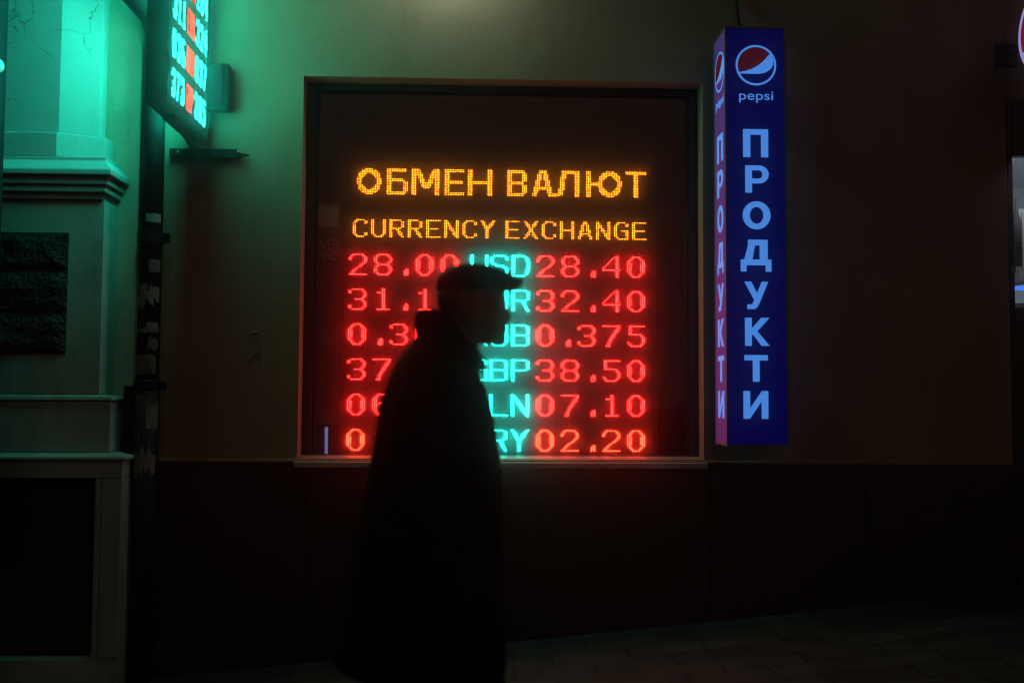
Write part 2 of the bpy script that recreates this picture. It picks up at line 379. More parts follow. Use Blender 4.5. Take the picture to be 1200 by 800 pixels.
# lowest tier with a framed sunk panel: built as frame pieces round the hole
hx1 = at(117,640,yl).x; hz1 = at(60,560,yl).z; hz0 = at(60,772,yl).z
zlow = zk-0.042
def fr(a,b): pd.box((a[0],yl,a[1]),(b[0],0.004,b[1]))
fr((XL,hz1),(xl,zlow)); fr((hx1,hz0+0.002),(xl,hz1-0.002)); fr((XL,WB),(xl,hz0))
pd.build('pedestal', M_PED, shaft, bevel=0.005)
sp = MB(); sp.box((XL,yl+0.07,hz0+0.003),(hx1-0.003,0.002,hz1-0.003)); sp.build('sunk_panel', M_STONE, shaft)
bead = MB(); bead.box((hx1-0.03,yl-0.008,hz0),(hx1+0.0,yl-0.001,hz1)); bead.box((XL,yl-0.008,hz1+0.002),(hx1,yl-0.001,hz1+0.03)); bead.build('panel_bead', M_PED, shaft, bevel=0.003)
# rusticated inset: three rough dark courses
rx1 = at(79,340,yp).x; rzs = [at(40,q,yp).z for q in (272,317,367,415)]
sb0 = MB(); sb0.box((-4.2,yp-.004,rzs[3]+.002),(rx1,yp-.0005,rzs[0]-.002)); sb0.build('joint_bed', M_STONE, shaft)
for k in range(3):
    st = MB(); z1, z0 = rzs[k]-0.006, rzs[k+1]+0.006
    n1, n2 = 60, 14; X0 = -4.2
    grid = []
    for j in range(n2+1):
        row = []
        for i in range(n1+1):
            x_ = X0+(rx1-X0)*i/n1; z_ = z0+(z1-z0)*j/n2
            e = min(1.0, min(i,n1-i)/2.0, min(j,n2-j)/2.5)
            d = 0.018+0.022*noise.noise(Vector((x_*9,z_*9,k*3.1)))+0.010*noise.noise(Vector((x_*28,z_*28,k)))
            row.append(st.bm.verts.new((x_+0.004*noise.noise(Vector((x_*20,z_*20,9))), yp-0.005-max(0.0,d)*e, z_)))
        grid.append(row)
    for j in range(n2):
        for i in range(n1): st.bm.faces.new((grid[j][i],grid[j][i+1],grid[j+1][i+1],grid[j+1][i]))
    st.build('stone_course', M_STONE, shaft)

# ------------------------------------------------------------------ LED glyphs
class G(set):
    def rect(s,c,r,w_,h_): s.update((c+i,r+j) for i in range(w_) for j in range(h_)); return s
    def line(s,c0,r0,c1,r1,w_):
        n = int(max(abs(c1-c0),abs(r1-r0)))*2+1
        for k in range(n+1):
            f = k/n; r_ = round(r0+(r1-r0)*f); c_ = c0+(c1-c0)*f
            s.update((round(c_)+i, r_) for i in range(w_))
        return s
def bitmap(rows): return G((c,r) for r,row in enumerate(rows.split()) for c,ch in enumerate(row) if ch == 'X')
DIG = {
'0':bitmap('...XXXXX... ..XX...XX.. .XX.....XX. '+'XX.......XX XXX.....XXX '*1+'XXX.....XXX '*3+'XXX.....XXX XX.......XX .XX.....XX. ..XX...XX.. ...XXXXX...'),
'1':bitmap('.....XX.... .....XX.... ..XXXXX.... '+'.....XX.... '*9+'..XXXXXXXX.'),
'2':bitmap('..XXXXXXX.. .XX.....XX. XX.......XX XX.......XX .........XX ........XX. .......XX.. ......XX... ....XX..... ...XX...... ..XX....... .XX........ XXXXXXXXXXX'),
'3':bitmap('..XXXXXXX.. XX......XX. XX.......XX .........XX .........XX ........XX. ....XXXXX.. ........XX. .........XX .........XX XX.......XX XX......XX. ..XXXXXXX..'),
'4':bitmap('.......XXX. ......X.XX. .....X..XX. ....X...XX. ...X....XX. ..X.....XX. .X......XX. X.......XX. XXXXXXXXXXX ........XX. ........XX. ........XX. ........XX.'),
'5':bitmap('.XXXXXXXXXX .XX........ .XX........ .XX........ .XX........ .XXXXXXXX.. ........XX. .........XX .........XX .........XX XX.......XX .XX.....XX. ..XXXXXXX..'),
'6':bitmap('...XXXXXX.. ..XX.....X. .XX........ XXX........ XXX........ XXX.XXXX... XXXX...XX.. XXX.....XX. XXX......XX XXX......XX .XX......XX ..XX....XX. ...XXXXX...'),
'7':bitmap('XXXXXXXXXXX .........XX ........XX. .......XXX. .......XX.. ......XX... .....XXX... .....XX.... ....XX..... ....XX..... ...XX...... ...XX...... ..XXX......'),
'8':bitmap('..XXXXXXX.. .XX.....XX. XX.......XX XX.......XX XX.......XX .XX.....XX. ..XXXXXXX.. .XX.....XX. XX.......XX XX.......XX XX.......XX .XX.....XX. ..XXXXXXX..'),
'.':bitmap('... ... ... ... ... ... ... ... ... .XX XXX XXX XXX'),
}
def cap(ch, w_, h_, sv=2, sh=1):
    """upper-case block letter w_ x h_ dots, vertical strokes sv, horizontal sh"""
    g_ = G(); m_ = h_//2; e = w_-sv
    if ch in 'UСCGOSDBPRELNTYHXA': pass
    L = lambda: g_.rect(0,0,sv,h_); RR = lambda a=0,b=None: g_.rect(e,a,sv,(b or h_)-a); Tp = lambda a=0,b=None: g_.rect(a,0,(b or w_)-a,sh); Bt = lambda a=0,b=None: g_.rect(a,h_-sh,(b or w_)-a,sh); Md = lambda a=0,b=None: g_.rect(a,m_,(b or w_)-a,sh)
    if ch == 'U': g_.rect(0,0,sv,h_-2); g_.rect(e,0,sv,h_-2); Bt(2,w_-2); g_.rect(1,h_-2,2,1); g_.rect(w_-3,h_-2,2,1)
    elif ch == 'C': g_.rect(0,2,sv,h_-4); Tp(2,w_-2); Bt(2,w_-2); g_.rect(1,1,2,1); g_.rect(1,h_-2,2,1); g_.rect(w_-2,1,2,2); g_.rect(w_-2,h_-3,2,2)
    elif ch == 'G': g_.rect(0,2,sv,h_-4); Tp(2,w_-2); Bt(2,w_); g_.rect(1,1,2,1); g_.rect(1,h_-2,2,1); g_.rect(w_-2,1,2,2); g_.rect(e,m_,sv,h_-m_); Md(m_-1 if w_<10 else 6,w_)
    elif ch == 'S': Tp(2,w_-2); Bt(2,w_-2); g_.rect(0,1,2,m_-2); g_.rect(w_-2,1,2,2); g_.rect(1,m_-1,3,1); Md(3,w_-3); g_.rect(w_-4,m_+1,3,1); g_.rect(w_-2,m_+2,2,m_-2); g_.rect(0,h_-3,2,2)
    elif ch == 'D': L(); Tp(0,w_-3); Bt(0,w_-3); g_.rect(e,3,sv,h_-6); g_.rect(e-1,1,2,2); g_.rect(e-1,h_-3,2,2)
    elif ch == 'B': L(); Tp(0,w_-2); Bt(0,w_-2); Md(0,w_-2); g_.rect(e,1,sv,m_-1); g_.rect(e,m_+1,sv,h_-m_-2)
    elif ch == 'P': L(); Tp(0,w_-2); Md(0,w_-2); g_.rect(e,1,sv,m_-1)
    elif ch == 'R': L(); Tp(0,w_-2); Md(0,w_-2); g_.rect(e,1,sv,m_-1); g_.line(e-3,m_+1,e,h_-1,sv)
    elif ch == 'E': L(); Tp(); Bt(); Md(0,w_-1)
    elif ch == 'L': L(); Bt()
    elif ch == 'N': L(); RR(); g_.line(1,1,e-1,h_-2,sv)
    elif ch == 'T': Tp(); g_.rect((w_-sv)//2,0,sv,h_)
    elif ch == 'Y': g_.line(0,0,(w_-sv)//2,m_,sv); g_.line(e,0,(w_-sv)//2,m_,sv); g_.rect((w_-sv)//2,m_,sv,h_-m_)
    elif ch == 'H': L(); RR(); Md()
    elif ch == 'X': g_.line(0,0,e,h_-1,sv); g_.line(e,0,0,h_-1,sv)
    elif ch == 'A': g_.line(w_//2-1,0,0,h_-1,sv); g_.line(w_//2,0,e,h_-1,sv); g_.rect(2,h_-4,w_-4,sh); g_.rect(w_//2-1,0,3 if w_%2 else 2,1)
    return g_
def ellipse_ring(cx_, cy_, rx, ry, t_, c0, c1, r0, r1):
    g_ = G()
    for c_ in range(c0,c1):
        for r_ in range(r0,r1):
            a = ((c_-cx_)/(rx+.15))**2+((r_-cy_)/(ry+.15))**2
            b = ((c_-cx_)/(rx-t_+.1))**2+((r_-cy_)/(ry-t_+.1))**2
            if a <= 1 and b > 1: g_.add((c_,r_))
    return g_
H = 16
TITLE = []
def tl(px0, gly): TITLE.append((px0, gly))
tl(419.3, ellipse_ring(7,7.5,7.2,7.7,3,0,15,0,16))
b_ = G().rect(0,0,3,16).rect(0,0,12,2).rect(0,6,10,2).rect(0,14,11,2).rect(10,8,3,6).rect(9,7,2,1).rect(10,14,2,1); tl(453, b_)
tl(483.2, G().rect(0,0,3,16).rect(14,0,3,16).line(2,0,7,11,3).line(13,0,8,11,3))
tl(521.8, G().rect(0,0,3,16).rect(0,0,12,2).rect(0,7,11,2).rect(0,14,12,2))
tl(548.6, G().rect(0,0,3,16).rect(12,0,3,16).rect(3,7,9,2))
tl(596.3, G().rect(0,0,3,16).rect(0,0,10,2).rect(0,7,10,2).rect(0,14,10,2).rect(9,2,3,5).rect(9,9,3,5).rect(9,1,2,1).rect(9,14,2,1))
tl(623.8, G().rect(4,0,5,2).line(4,0,0,15,3).line(6,0,10,15,3).rect(3,10,7,2))
tl(646.0, G().rect(0,14,6,2).line(5,14,7,1,3).rect(7,0,9,2).rect(15,0,3,16))
tl(688.5, G().rect(0,0,3,16).rect(3,7,4,2)|G((c_+7,r_) for c_,r_ in ellipse_ring(7,7.5,7.2,7.7,3,0,15,0,16)))
tl(733.2, G().rect(0,0,13,2).rect(5,0,3,16))

# dots as small six-sided lenses standing on a face
def lens(mb, P, U, V, N, r=0.0035, h=0.003, dark_side=False, mi=0):
    vs = [mb.bm.verts.new(P+U*(r*math.cos(k*math.pi/3))+V*(r*math.sin(k*math.pi/3))) for k in range(6)]
    rt_ = r*(.9 if dark_side else .55)
    vt = [mb.bm.verts.new(P+N*h+U*(rt_*math.cos(k*math.pi/3))+V*(rt_*math.sin(k*math.pi/3))) for k in range(6)]
    for k in range(6):
        f_ = mb.bm.faces.new((vs[k], vs[(k+1)%6], vt[(k+1)%6], vt[k]))
        f_.material_index = 1 if dark_side else mi
    mb.bm.faces.new(vt).material_index = mi

# ------------------------------------------------------------------ exchange board in the window
YB = gy+0.020                                # face plane of the LED modules
tl_ = at(399,178,YB); X0 = round(tl_.x,2); Z0 = round(tl_.z,2)
NC, NR = 191, 187
board = empty('exchange_rate_board', (X0+NC*.005, YB+0.04, Z0-NR*0.01)); tag(board, 'large glowing LED currency board listing six exchange rates behind the big window', 'LED board')
f = MB(); f.face([(X0-.01,YB,Z0+.01),(X0+NC*.01+.01,YB,Z0+.01),(X0+NC*.01+.01,YB,Z0-NR*.01-.01),(X0-.01,YB,Z0-NR*.01-.01)]); f.build('led_panel', M_LEDFACE_X, board)
c = MB(); bx0,bx1,bz0,bz1 = X0-.012, X0+NC*.01+.012, Z0-NR*.01-.012, Z0+.012
for a,b in (((bx0-.035,bz0-.03),(bx0,bz1+.035)),((bx1,bz0-.03),(bx1+.035,bz1+.035)),((bx0+.001,bz1),(bx1-.001,bz1+.035)),((bx0+.001,bz0-.03),(bx1-.001,bz0))):
    c.box((a[0],YB-.006,a[1]),(b[0],YB+.09,b[1]))
c.build('casing', M_BLACKMETAL, board, bevel=0.003)
c = MB(); c.box((bx0+.002,YB+.06,bz0+.002),(bx1-.002,YB+.088,bz1-.002)); c.build('back_cover', M_BLACKMETAL, board)
UX, UZ, NY = Vector((1,0,0)), Vector((0,0,1)), Vector((0,-1,0))
def grid_pos(px, py):
    q = at(px,py,YB); return round((q.x-X0)/.01-.5), round((Z0-q.z)/.01-.5)
def dots(mb, gly, c0, r0):
    for c_, r_ in gly: lens(mb, Vector((X0+(c0+c_+.5)*.01, YB-.0005, Z0-(r0+r_+.5)*.01)), UX, UZ, NY, mi=1 if random.random() < .16 else 0)
def character(name, gly, c0, r0, mat):
    mb = MB(); dots(mb, sorted(gly), c0, r0); return mb.build(name, [mat, DIM[mat]], board)
_, TR = grid_pos(430,197.2)
for px0, gly in TITLE: character('heading_letter', gly, grid_pos(px0,212)[0], TR, L_AMBER)
_, CR = grid_pos(420,257.5)
for word, px0 in (('CURRENCY',413.6),('EXCHANGE',592.4)):
    c0 = grid_pos(px0,267)[0]
    for i,ch in enumerate(word): character('subheading_letter', cap(ch,9,11,2,1), c0+11*i, CR, L_AMBER)
RATES = [('28.00','USD','28.40'),('31.10','EUR','32.40'),('0.360','RUB','0.375'),('37.30','GBP','38.50'),('06.70','PLN','07.10'),('01.70','TRY','02.20')]
cl = grid_pos(410.6,312)[0]; cr_ = grid_pos(628.8,312)[0]; cm = grid_pos(551.8,312)[0]; RR0 = grid_pos(420,297.8)[1]
for k,(a,code,b) in enumerate(RATES):
    r0 = RR0+21*k; rm_ = L_ORANGE if k == 5 else L_RED
    for st, c0 in ((a,cl),(b,cr_)):
        for ch in st:
            if ch == '.': character('decimal_point', DIG['.'], c0+3, r0, rm_); c0 += 10
            else: character('rate_digit', DIG[ch], c0, r0, rm_); c0 += 15
    for i,ch in enumerate(code): character('currency_letter', cap(ch,11,13,2,1), cm+12*i+i//2, r0, L_TEAL)

# poster and added glowing streak inside the window
def text_verts(st, x0, x1, z0, z1, bold=0.0, extr=0.0):
    """mesh of a string fitted to a box in local x/z; returns (verts, faces)"""
    cu = bpy.data.curves.new('t','FONT'); cu.body = st; cu.offset = bold; cu.extrude = 0.0; cu.resolution_u = 6
    o = bpy.data.objects.new('t',cu); COL.objects.link(o); bpy.context.view_layer.update()
    dg = bpy.context.evaluated_depsgraph_get(); me = bpy.data.meshes.new_from_object(o.evaluated_get(dg))
    vs = [v.co.copy() for v in me.vertices]; fs = [tuple(p_.vertices) for p_ in me.polygons]
    bpy.data.objects.remove(o); bpy.data.curves.remove(cu); bpy.data.meshes.remove(me)
    ax,bx_ = min(v.x for v in vs), max(v.x for v in vs); ay,by = min(v.y for v in vs), max(v.y for v in vs)
    return [(x0+(v.x-ax)/(bx_-ax)*(x1-x0), z0+(v.y-ay)/(by-ay)*(z1-z0)) for v in vs], fs
def add_text(mb, st, x0, x1, z0, z1, place, depth, bold=0.0):
    """place(u, v, d) -> world point; d lifts the letters off the face"""
    vs, fs = text_verts(st, x0, x1, z0, z1, bold)
    top = [mb.bm.verts.new(place(u,v,depth)) for u,v in vs]; bot = [mb.bm.verts.new(place(u,v,0.0003)) for u,v in vs]
    cnt = {}
    for f_ in fs:
        try: mb.bm.faces.new([top[i] for i in f_])
        except ValueError: pass
        for i in range(len(f_)):
            e = (f_[i], f_[(i+1)%len(f_)]); cnt[frozenset(e)] = cnt.get(frozenset(e),[])+[e]
    for es in cnt.values():
        if len(es) == 1:
            i,j = es[0]
            try: mb.bm.faces.new((top[j],top[i],bot[i],bot[j]))
            except ValueError: pass
py_ = gy+0.010
M_POSTER = rough_mat('faded_poster', (0.16,0.14,0.17), (0.26,0.23,0.27), 6, 0.6, 0.1, 30, 0.3, 0.002)
M_POSTERINK = rough_mat('pale_poster_print', (0.6,0.58,0.62), (0.7,0.68,0.72), 12, 0.6, 0.0, 30)
pa, pb = at(370,236,py_), at(396,497,py_)
po = MB(); po.box((pa.x,py_,pb.z),(pb.x,py_+.003,pa.z))
poster = tag(po.build('poster', M_POSTER), 'faded narrow poster with pale lettering between window frame and LED board', 'poster')
t_ = MB(); pl = lambda u,v,d: Vector((u,py_-d,v))
for st,y0,y1,x1 in (('АРЕН',280,292,396),('РИС',294,305,395)):
    t_ = MB(); q0, q1 = at(371.5,y1,py_), at(x1,y0,py_); add_text(t_, st, q0.x, q1.x, q0.z, q1.z, pl, 0.001, 0.01); t_.build('poster_lettering', M_POSTERINK, poster)
t_ = MB()
for a,b,c2,d2 in ((371,241,396,243),(371,262,396,266),(371,243,396,262)):
    q0,q1 = at(a,b,py_),at(c2,d2,py_); t_.box((q0.x,py_-.0008-(0.0004 if b==262 else 0),q1.z),(q1.x,py_-.0003,q0.z))
t_.build('poster_print', M_POSTERINK, poster)
M_STREAK = emit_mat('lavender_glow_streak', (0.45,0.5,1.0), 0.30)
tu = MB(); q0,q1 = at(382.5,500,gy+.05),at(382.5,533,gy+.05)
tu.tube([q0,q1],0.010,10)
streak_bar = tag(tu.build('glow_streak', M_STREAK, smooth=True), 'small pale violet glowing streak added in the lower corner of the exchange window', 'glowing streak')  # glowing bar added in place of a bright reflection streak on the glass
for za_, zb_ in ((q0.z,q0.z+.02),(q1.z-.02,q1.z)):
    tu = MB(); tu.box((q0.x-.013,gy+.038,za_),(q0.x+.013,gy+.064,zb_)); tu.build('bar_end', M_BLACKMETAL, streak_bar)

# ------------------------------------------------------------------ tall lit shop sign (blue)
sf = -5.8+5.43+0.0                            # front plane
sx0, sx1 = at(850.5,280,sf).x, at(923,280,sf).x
sz0, sz1 = at(886,523,sf).z, at(886,31.5,sf).z
sb = -0.10
sign = empty('shop_lightbox', ((sx0+sx1)/2, (sf+sb)/2, sz0)); tag(sign, 'tall blue vertical lightbox sign with round emblem and pale letters fixed right of the window', 'lightbox sign')
M_BLUE = emit_mat('blue_acrylic', (0.003,0.008,1.0), 0.044, base=(0.003,0.004,0.05), rough=0.25, spec=0.2)
M_BLUESIDE = emit_mat('blue_side_acrylic', (0.02,0.06,1.0), 0.08, base=(0.45,0.12,0.40), rough=0.25, spec=0.6)
M_LETTER = emit_mat('lit_pale_letters', (0.075,0.32,1.0), 0.72, base=(0.35,0.4,0.6), rough=0.3)
M_LOGORED = emit_mat('lit_red_film', (1.0,0.01,0.01), 0.035, base=(0.25,0.01,0.01), rough=0.3)
M_ALU = rough_mat('grey_sign_frame', (0.10,0.105,0.10), (0.16,0.165,0.16), 10, 0.45, 0.1, 60, 0.5, 0.003)
e = 0.012
b = MB()
b.box((sx0+e,sf+.004,sz0+e),(sx1-e,sf+.010,sz1-e)); b.build('front_face', M_BLUE, sign)
for sx_, nm in ((sx0,'side_face'),(sx1,'side_face')):
    b = MB(); d_ = .004 if sx_ == sx0 else -.004
    b.box((sx_+d_,sf+e,sz0+e),(sx_+d_*2.5,sb-e,sz1-e)); b.build(nm, M_BLUESIDE, sign)
b = MB()
for x_ in (sx0,sx1-e):
    for y_ in (sf,sb-e): b.box((x_,y_,sz0+e+.001),(x_+e,y_+e,sz1-e-.001))
b.box((sx0,sf,sz1-e),(sx1,sb,sz1)); b.box((sx0,sf,sz0),(sx1,sb,sz0+e)); b.build('frame', M_ALU, sign, bevel=0.002)
b = MB(); b.box((sx0+e,sb-.02,sz0+e+.001),(sx1-e,sb-.003,sz1-e-.001)); b.build('back_plate', M_BLACKMETAL, sign)
for zz in (sz0+.35, sz1-.35):
    b = MB(); b.box((sx0+.06,sb+.001,zz),(sx1-.06,-.001,zz+.05)); b.build('wall_bracket', M_BLACKMETAL, sign)
b = MB(); q = at(882,28,sf+.08); b.box((q.x-.035,sf+.06,sz1+.001),(q.x+.02,sf+.11,sz1+.022)); b.build('vent_cap', M_ALU, sign, bevel=.004)
GLY = {
'П':[[(0,0),(.29,0),(.29,1),(0,1)],[(.71,0),(1,0),(1,1),(.71,1)],[(.29,.80),(.71,.80),(.71,1),(.29,1)]],
'Т':[[(0,.80),(1,.80),(1,1),(0,1)],[(.355,0),(.645,0),(.645,.80),(.355,.80)]],
'И':[[(0,0),(.27,0),(.27,1),(0,1)],[(.73,0),(1,0),(1,1),(.73,1)],[(.27,.02),(.73,.62),(.73,.98),(.27,.38)]],
'К':[[(0,0),(.28,0),(.28,1),(0,1)],[(.28,.36),(.50,.52),(1,1),(.66,1),(.28,.62)],[(.33,.396),(.67,0),(1,0),(.50,.52)]],
'У':[[(.73,1),(1,1),(.62,.20),(.34,.20)],[(.34,.20),(.62,.20),(.54,.07),(.42,0),(.12,0),(.12,.17),(.28,.17)],[(0,1),(.28,1),(.53,.59),(.405,.333)]],
'Д':[[(0,0),(.19,0),(.19,.2),(0,.2)],[(.81,0),(1,0),(1,.2),(.81,.2)],[(0,.2),(1,.2),(1,.38),(0,.38)],[(.12,.38),(.38,.38),(.47,.82),(.24,.82)],[(.62,.38),(.88,.38),(.88,.82),(.62,.82)],[(.24,.82),(.88,.82),(.88,1),(.24,1)]],
}
def arc_strip(c, ro, ri, a0, a1, n):
    q = []
    for k in range(n):
        t0, t1 = a0+(a1-a0)*k/n, a0+(a1-a0)*(k+1)/n
        q.append([(c[0]+ro[0]*math.cos(t0),c[1]+ro[1]*math.sin(t0)),(c[0]+ro[0]*math.cos(t1),c[1]+ro[1]*math.sin(t1)),(c[0]+ri[0]*math.cos(t1),c[1]+ri[1]*math.sin(t1)),(c[0]+ri[0]*math.cos(t0),c[1]+ri[1]*math.sin(t0))])
    return q
GLY['О'] = arc_strip((.5,.5),(.5,.5),(.24,.30),0,2*math.pi,40)
GLY['Р'] = [[(0,0),(.29,0),(.29,1),(0,1)],[(.29,.82),(.58,.82),(.58,1),(.29,1)],[(.29,.34),(.58,.34),(.58,.52),(.29,.52)]]+arc_strip((.58,.67),(.42,.33),(.15,.15),-math.pi/2,math.pi/2,16)
def add_glyph(mb, ch, x0, x1, z0, z1, place, depth):
    for poly in GLY[ch]:
        pts = [(x0+u*(x1-x0), z0+v*(z1-z0)) for u,v in poly]
        top = [mb.bm.verts.new(place(u,v,depth)) for u,v in pts]; bot = [mb.bm.verts.new(place(u,v,.0003)) for u,v in pts]
        mb.bm.faces.new(top)
        for i in range(len(pts)): mb.bm.faces.new((top[(i+1)%len(pts)],top[i],bot[i],bot[(i+1)%len(pts)]))
LET = [('П',871,900.3,151.6,184),('Р',873.5,901,194,225.6),('О',870.5,903,236,268.5),('Д',868.2,904,281,318),('У',872.6,900.5,330,362),('К',873.3,902,372.3,405),('Т',872.6,900,416,447),('И',871.5,900.5,458,490.5)]
pf = lambda u,v,d: Vector((u, sf+.004-d, v)); ps = lambda u,v,d: Vector((sx0+.004-d, u, v))
def side_y(f_): return sb-e-(sb-sf-2*e)*f_         # 0 at the wall end .. 1 at the street end
for ch,x0,x1,y0,y1 in LET:
    a, b2 = at(x0,y1,sf), at(x1,y0,sf)
    fl = MB(); add_glyph(fl, ch, a.x, b2.x, a.z, b2.z, pf, 0.002); fl.build('letter', M_LETTER, sign)
    sl = MB(); add_glyph(sl, ch, side_y(0.24), side_y(0.78), a.z, b2.z, ps, 0.002); sl.build('letter', M_LETTER, sign)
# round emblem: ring, red top, pale wave; word below
def emblem(u0, v0, ru, rv, place, parent, mats, word=None, thick=0.10):
    def disc(pts_o, d0, d1, mb):
        top = [mb.bm.verts.new(place(u,v,d1)) for u,v in pts_o]; bot = [mb.bm.verts.new(place(u,v,d0)) for u,v in pts_o]
        mb.bm.faces.new(top)
        for i in range(len(top)): mb.bm.faces.new((top[i],top[(i+1)%len(top)],bot[(i+1)%len(top)],bot[i]))
    C = lambda a,s_: (u0+ru*s_*math.cos(a), v0+rv*s_*math.sin(a))
    mb = MB(); N = 64
    for i in range(N):                             # ring
        a0,a1 = 2*math.pi*i/N, 2*math.pi*(i+1)/N
        p4 = [C(a0,1),C(a1,1),C(a1,1-thick),C(a0,1-thick)]
        mb.face([place(*q_,0.002) for q_ in p4]); mb.face([place(*q_,0.002) if k<2 else place(*q_,0.0003) for k,q_ in zip((0,1,2,3),(p4[0],p4[1],p4[1],p4[0]))])
    # wave band between two curves
    up_ = [(-.86,-.36),(-.55,-.30),(-.2,-.18),(.15,.02),(.42,.26),(.62,.50),(.70,.56)]
    lo_ = [(.84,.30),(.86,.06),(.74,-.16),(.50,-.34),(.2,-.42),(-.2,-.43),(-.55,-.42),(-.84,-.42)]
    pts = [(u0+ru*x_,v0+rv*y_) for x_,y_ in up_+lo_]
    disc(pts,0.0003,0.0021,mb)
    mb.build('emblem_ring', mats[0], parent)
    mb = MB(); ins = 1-thick-.01
    a0 = math.atan2(.50,.62)+.08; a1 = math.pi+.36
    arc = [C(a0+(a1-a0)*k/24, ins) for k in range(25)]
    pts = arc+[(u0+ru*x_,v0+rv*(y_+.02)) for x_,y_ in up_[1:-1]]
    disc(pts,0.0003,0.0016,mb); mb.build('emblem_red', mats[1], parent)
    if word:
        mb = MB(); add_text(mb, word, *[q_ for q_ in (u0-ru*.84,u0+ru*.84,v0-rv*1.86,v0-rv*1.30)], place, 0.002, 0.0); mb.build('emblem_word', mats[0], parent)
pc = at(886,76.5,sf); rr = 24.6*5.43/F_PX
emblem(pc.x,pc.z,rr,rr,pf,sign,(M_LETTER,M_LOGORED),'pepsi')
emblem((side_y(0)+side_y(1))/2,pc.z,rr*.92,rr,lambda u,v,d: ps(side_y(0)+side_y(1)-u,v,d),sign,(M_LETTER,M_LOGORED),'pepsi')
cb = MB(); q0 = at(863.5,0,-.02); cb.tube([(q0.x,-.02,WT-.5),(q0.x,-.02,sz1+.25),(q0.x+.006,-.05,sz1+.12),(q0.x,sb-.03,sz1+.001)],0.008,8)
tag(cb.build('power_cable', M_BLACKMETAL, smooth=True), 'thin black power cable running down the wall into the tall blue sign', 'cable')

# round projecting lightbox at the right edge
RX = 3.11; RYC, RRAD = -0.50, 0.262; RZ = at(1240,30,RYC).z
rs = empty('round_lightbox', (RX,RYC,RZ-RRAD)); tag(rs, 'round lit emblem sign sticking out of the wall at the top right edge', 'lightbox sign')
b = MB(); N = 48
b.loft([[(RX+dx,RYC+RRAD*r_*math.cos(2*math.pi*k/N),RZ+RRAD*r_*math.sin(2*math.pi*k/N)) for k in range(N)] for dx,r_ in ((0,.97),(0.0,1.0),(.11,1.0),(.11,.97))]); b.build('case', M_BLACKMETAL, rs)
M_RWHITE = emit_mat('lit_white_film', (0.45,0.42,0.9), 0.6, base=(.5,.5,.5)); M_RRED = emit_mat('lit_deep_red_film', (1.0,0.012,0.02), 0.16, base=(.3,.01,.01)); M_RBLUE = emit_mat('lit_blue_film', (0.03,0.03,1.0), 0.10, base=(.01,.01,.2))
for sgn, xx in ((-1,RX-.001),(1,RX+.111)):
    pr_ = (lambda u,v,d,xx=xx,sgn=sgn: Vector((xx+sgn*(d+.001), u if sgn>0 else 2*RYC-u, v)))
    b = MB(); b.face([pr_(RYC+RRAD*.965*math.cos(2*math.pi*k/N),RZ+RRAD*.965*math.sin(2*math.pi*k/N),0) for k in range(N)]); b.build('lit_face', M_RBLUE, rs)
    emblem(RYC,RZ,RRAD*.95,RRAD*.95,pr_,rs,(M_RWHITE,M_RRED))
b = MB(); b.tube([(RX+.055,RYC+RRAD-.01,RZ),(RX+.055,-.001,RZ)],.018,10); b.box((RX-.01,-.012,RZ-.07),(RX+.12,-.001,RZ+.07)); b.build('wall_arm', M_BLACKMETAL, rs)

# ------------------------------------------------------------------ hanging LED sign on the left
HX1 = at(243,172,-0.06).x                        # right face plane
HN, HF, HTH = -0.80, -0.06, 0.115                # street end, wall end, thickness
HX0 = HX1-HTH
HZ0 = at(180,120,HN).z; HZ1 = HZ0+1.78
hs = empty('hanging_led_sign', ((HX0+HX1)/2,(HN+HF)/2,HZ0)); tag(hs, 'double sided hanging LED rate sign with teal figures, projecting from the wall beside the pilaster', 'LED sign')
b = MB()
b.box((HX0,HN,HZ0),(HX1,HN+.02,HZ1)); b.box((HX0,HF-.02,HZ0),(HX1,HF,HZ1)); b.box((HX0,HN+.021,HZ0),(HX1,HF-.021,HZ0+.02)); b.box((HX0,HN+.021,HZ1-.02),(HX1,HF-.021,HZ1))
for xx in (HX0,HX1-.012):
    b.box((xx,HN+.021,HZ0+.021),(xx+.012,HN+.045,HZ1-.021)); b.box((xx,HF-.045,HZ0+.021),(xx+.012,HF-.021,HZ1-.021)); b.box((xx,HN+.046,HZ0+.021),(xx+.012,HF-.046,HZ0+.05))
b.build('casing', M_BLACKMETAL, hs, bevel=.003)
F57 = {'0':'.XXX. X...X X...X X...X X...X X...X .XXX.','1':'..X.. .XX.. ..X.. ..X.. ..X.. ..X.. .XXX.','2':'.XXX. X...X ....X ...X. ..X.. .X... XXXXX','3':'.XXX. X...X ....X ..XX. ....X X...X .XXX.','4':'...X. ..XX. .X.X. X..X. XXXXX ...X. ...X.','5':'XXXXX X.... XXXX. ....X ....X X...X .XXX.','6':'.XXX. X.... X.... XXXX. X...X X...X .XXX.','7':'XXXXX ....X ...X. ..X.. ..X.. .X... .X...','8':'.XXX. X...X X...X .XXX. X...X X...X .XXX.','.':'..... ..... ..... ..... ..... ..... ..X..',
'U':'X..X X..X X..X X..X X..X X..X .XX.','S':'.XXX X... X... .XX. ...X ...X XXX.','D':'XXX. X..X X..X X..X X..X X..X XXX.','E':'XXXX X... X... XXX. X... X... XXXX','R':'XXX. X..X X..X XXX. X.X. X..X X..X','B':'XXX. X..X X..X XXX. X..X X..X XXX.','G':'.XXX X... X... X.XX X..X X..X .XXX','P':'XXX. X..X X..X XXX. X... X... X...','L':'X... X... X... X... X... X... XXXX','N':'X..X XX.X XX.X X.XX X.XX X..X X..X','T':'XXXX .X.. .X.. .X.. .X.. .X.. .X..','Y':'X..X X..X X..X .XX. .X.. .X.. .X..'}
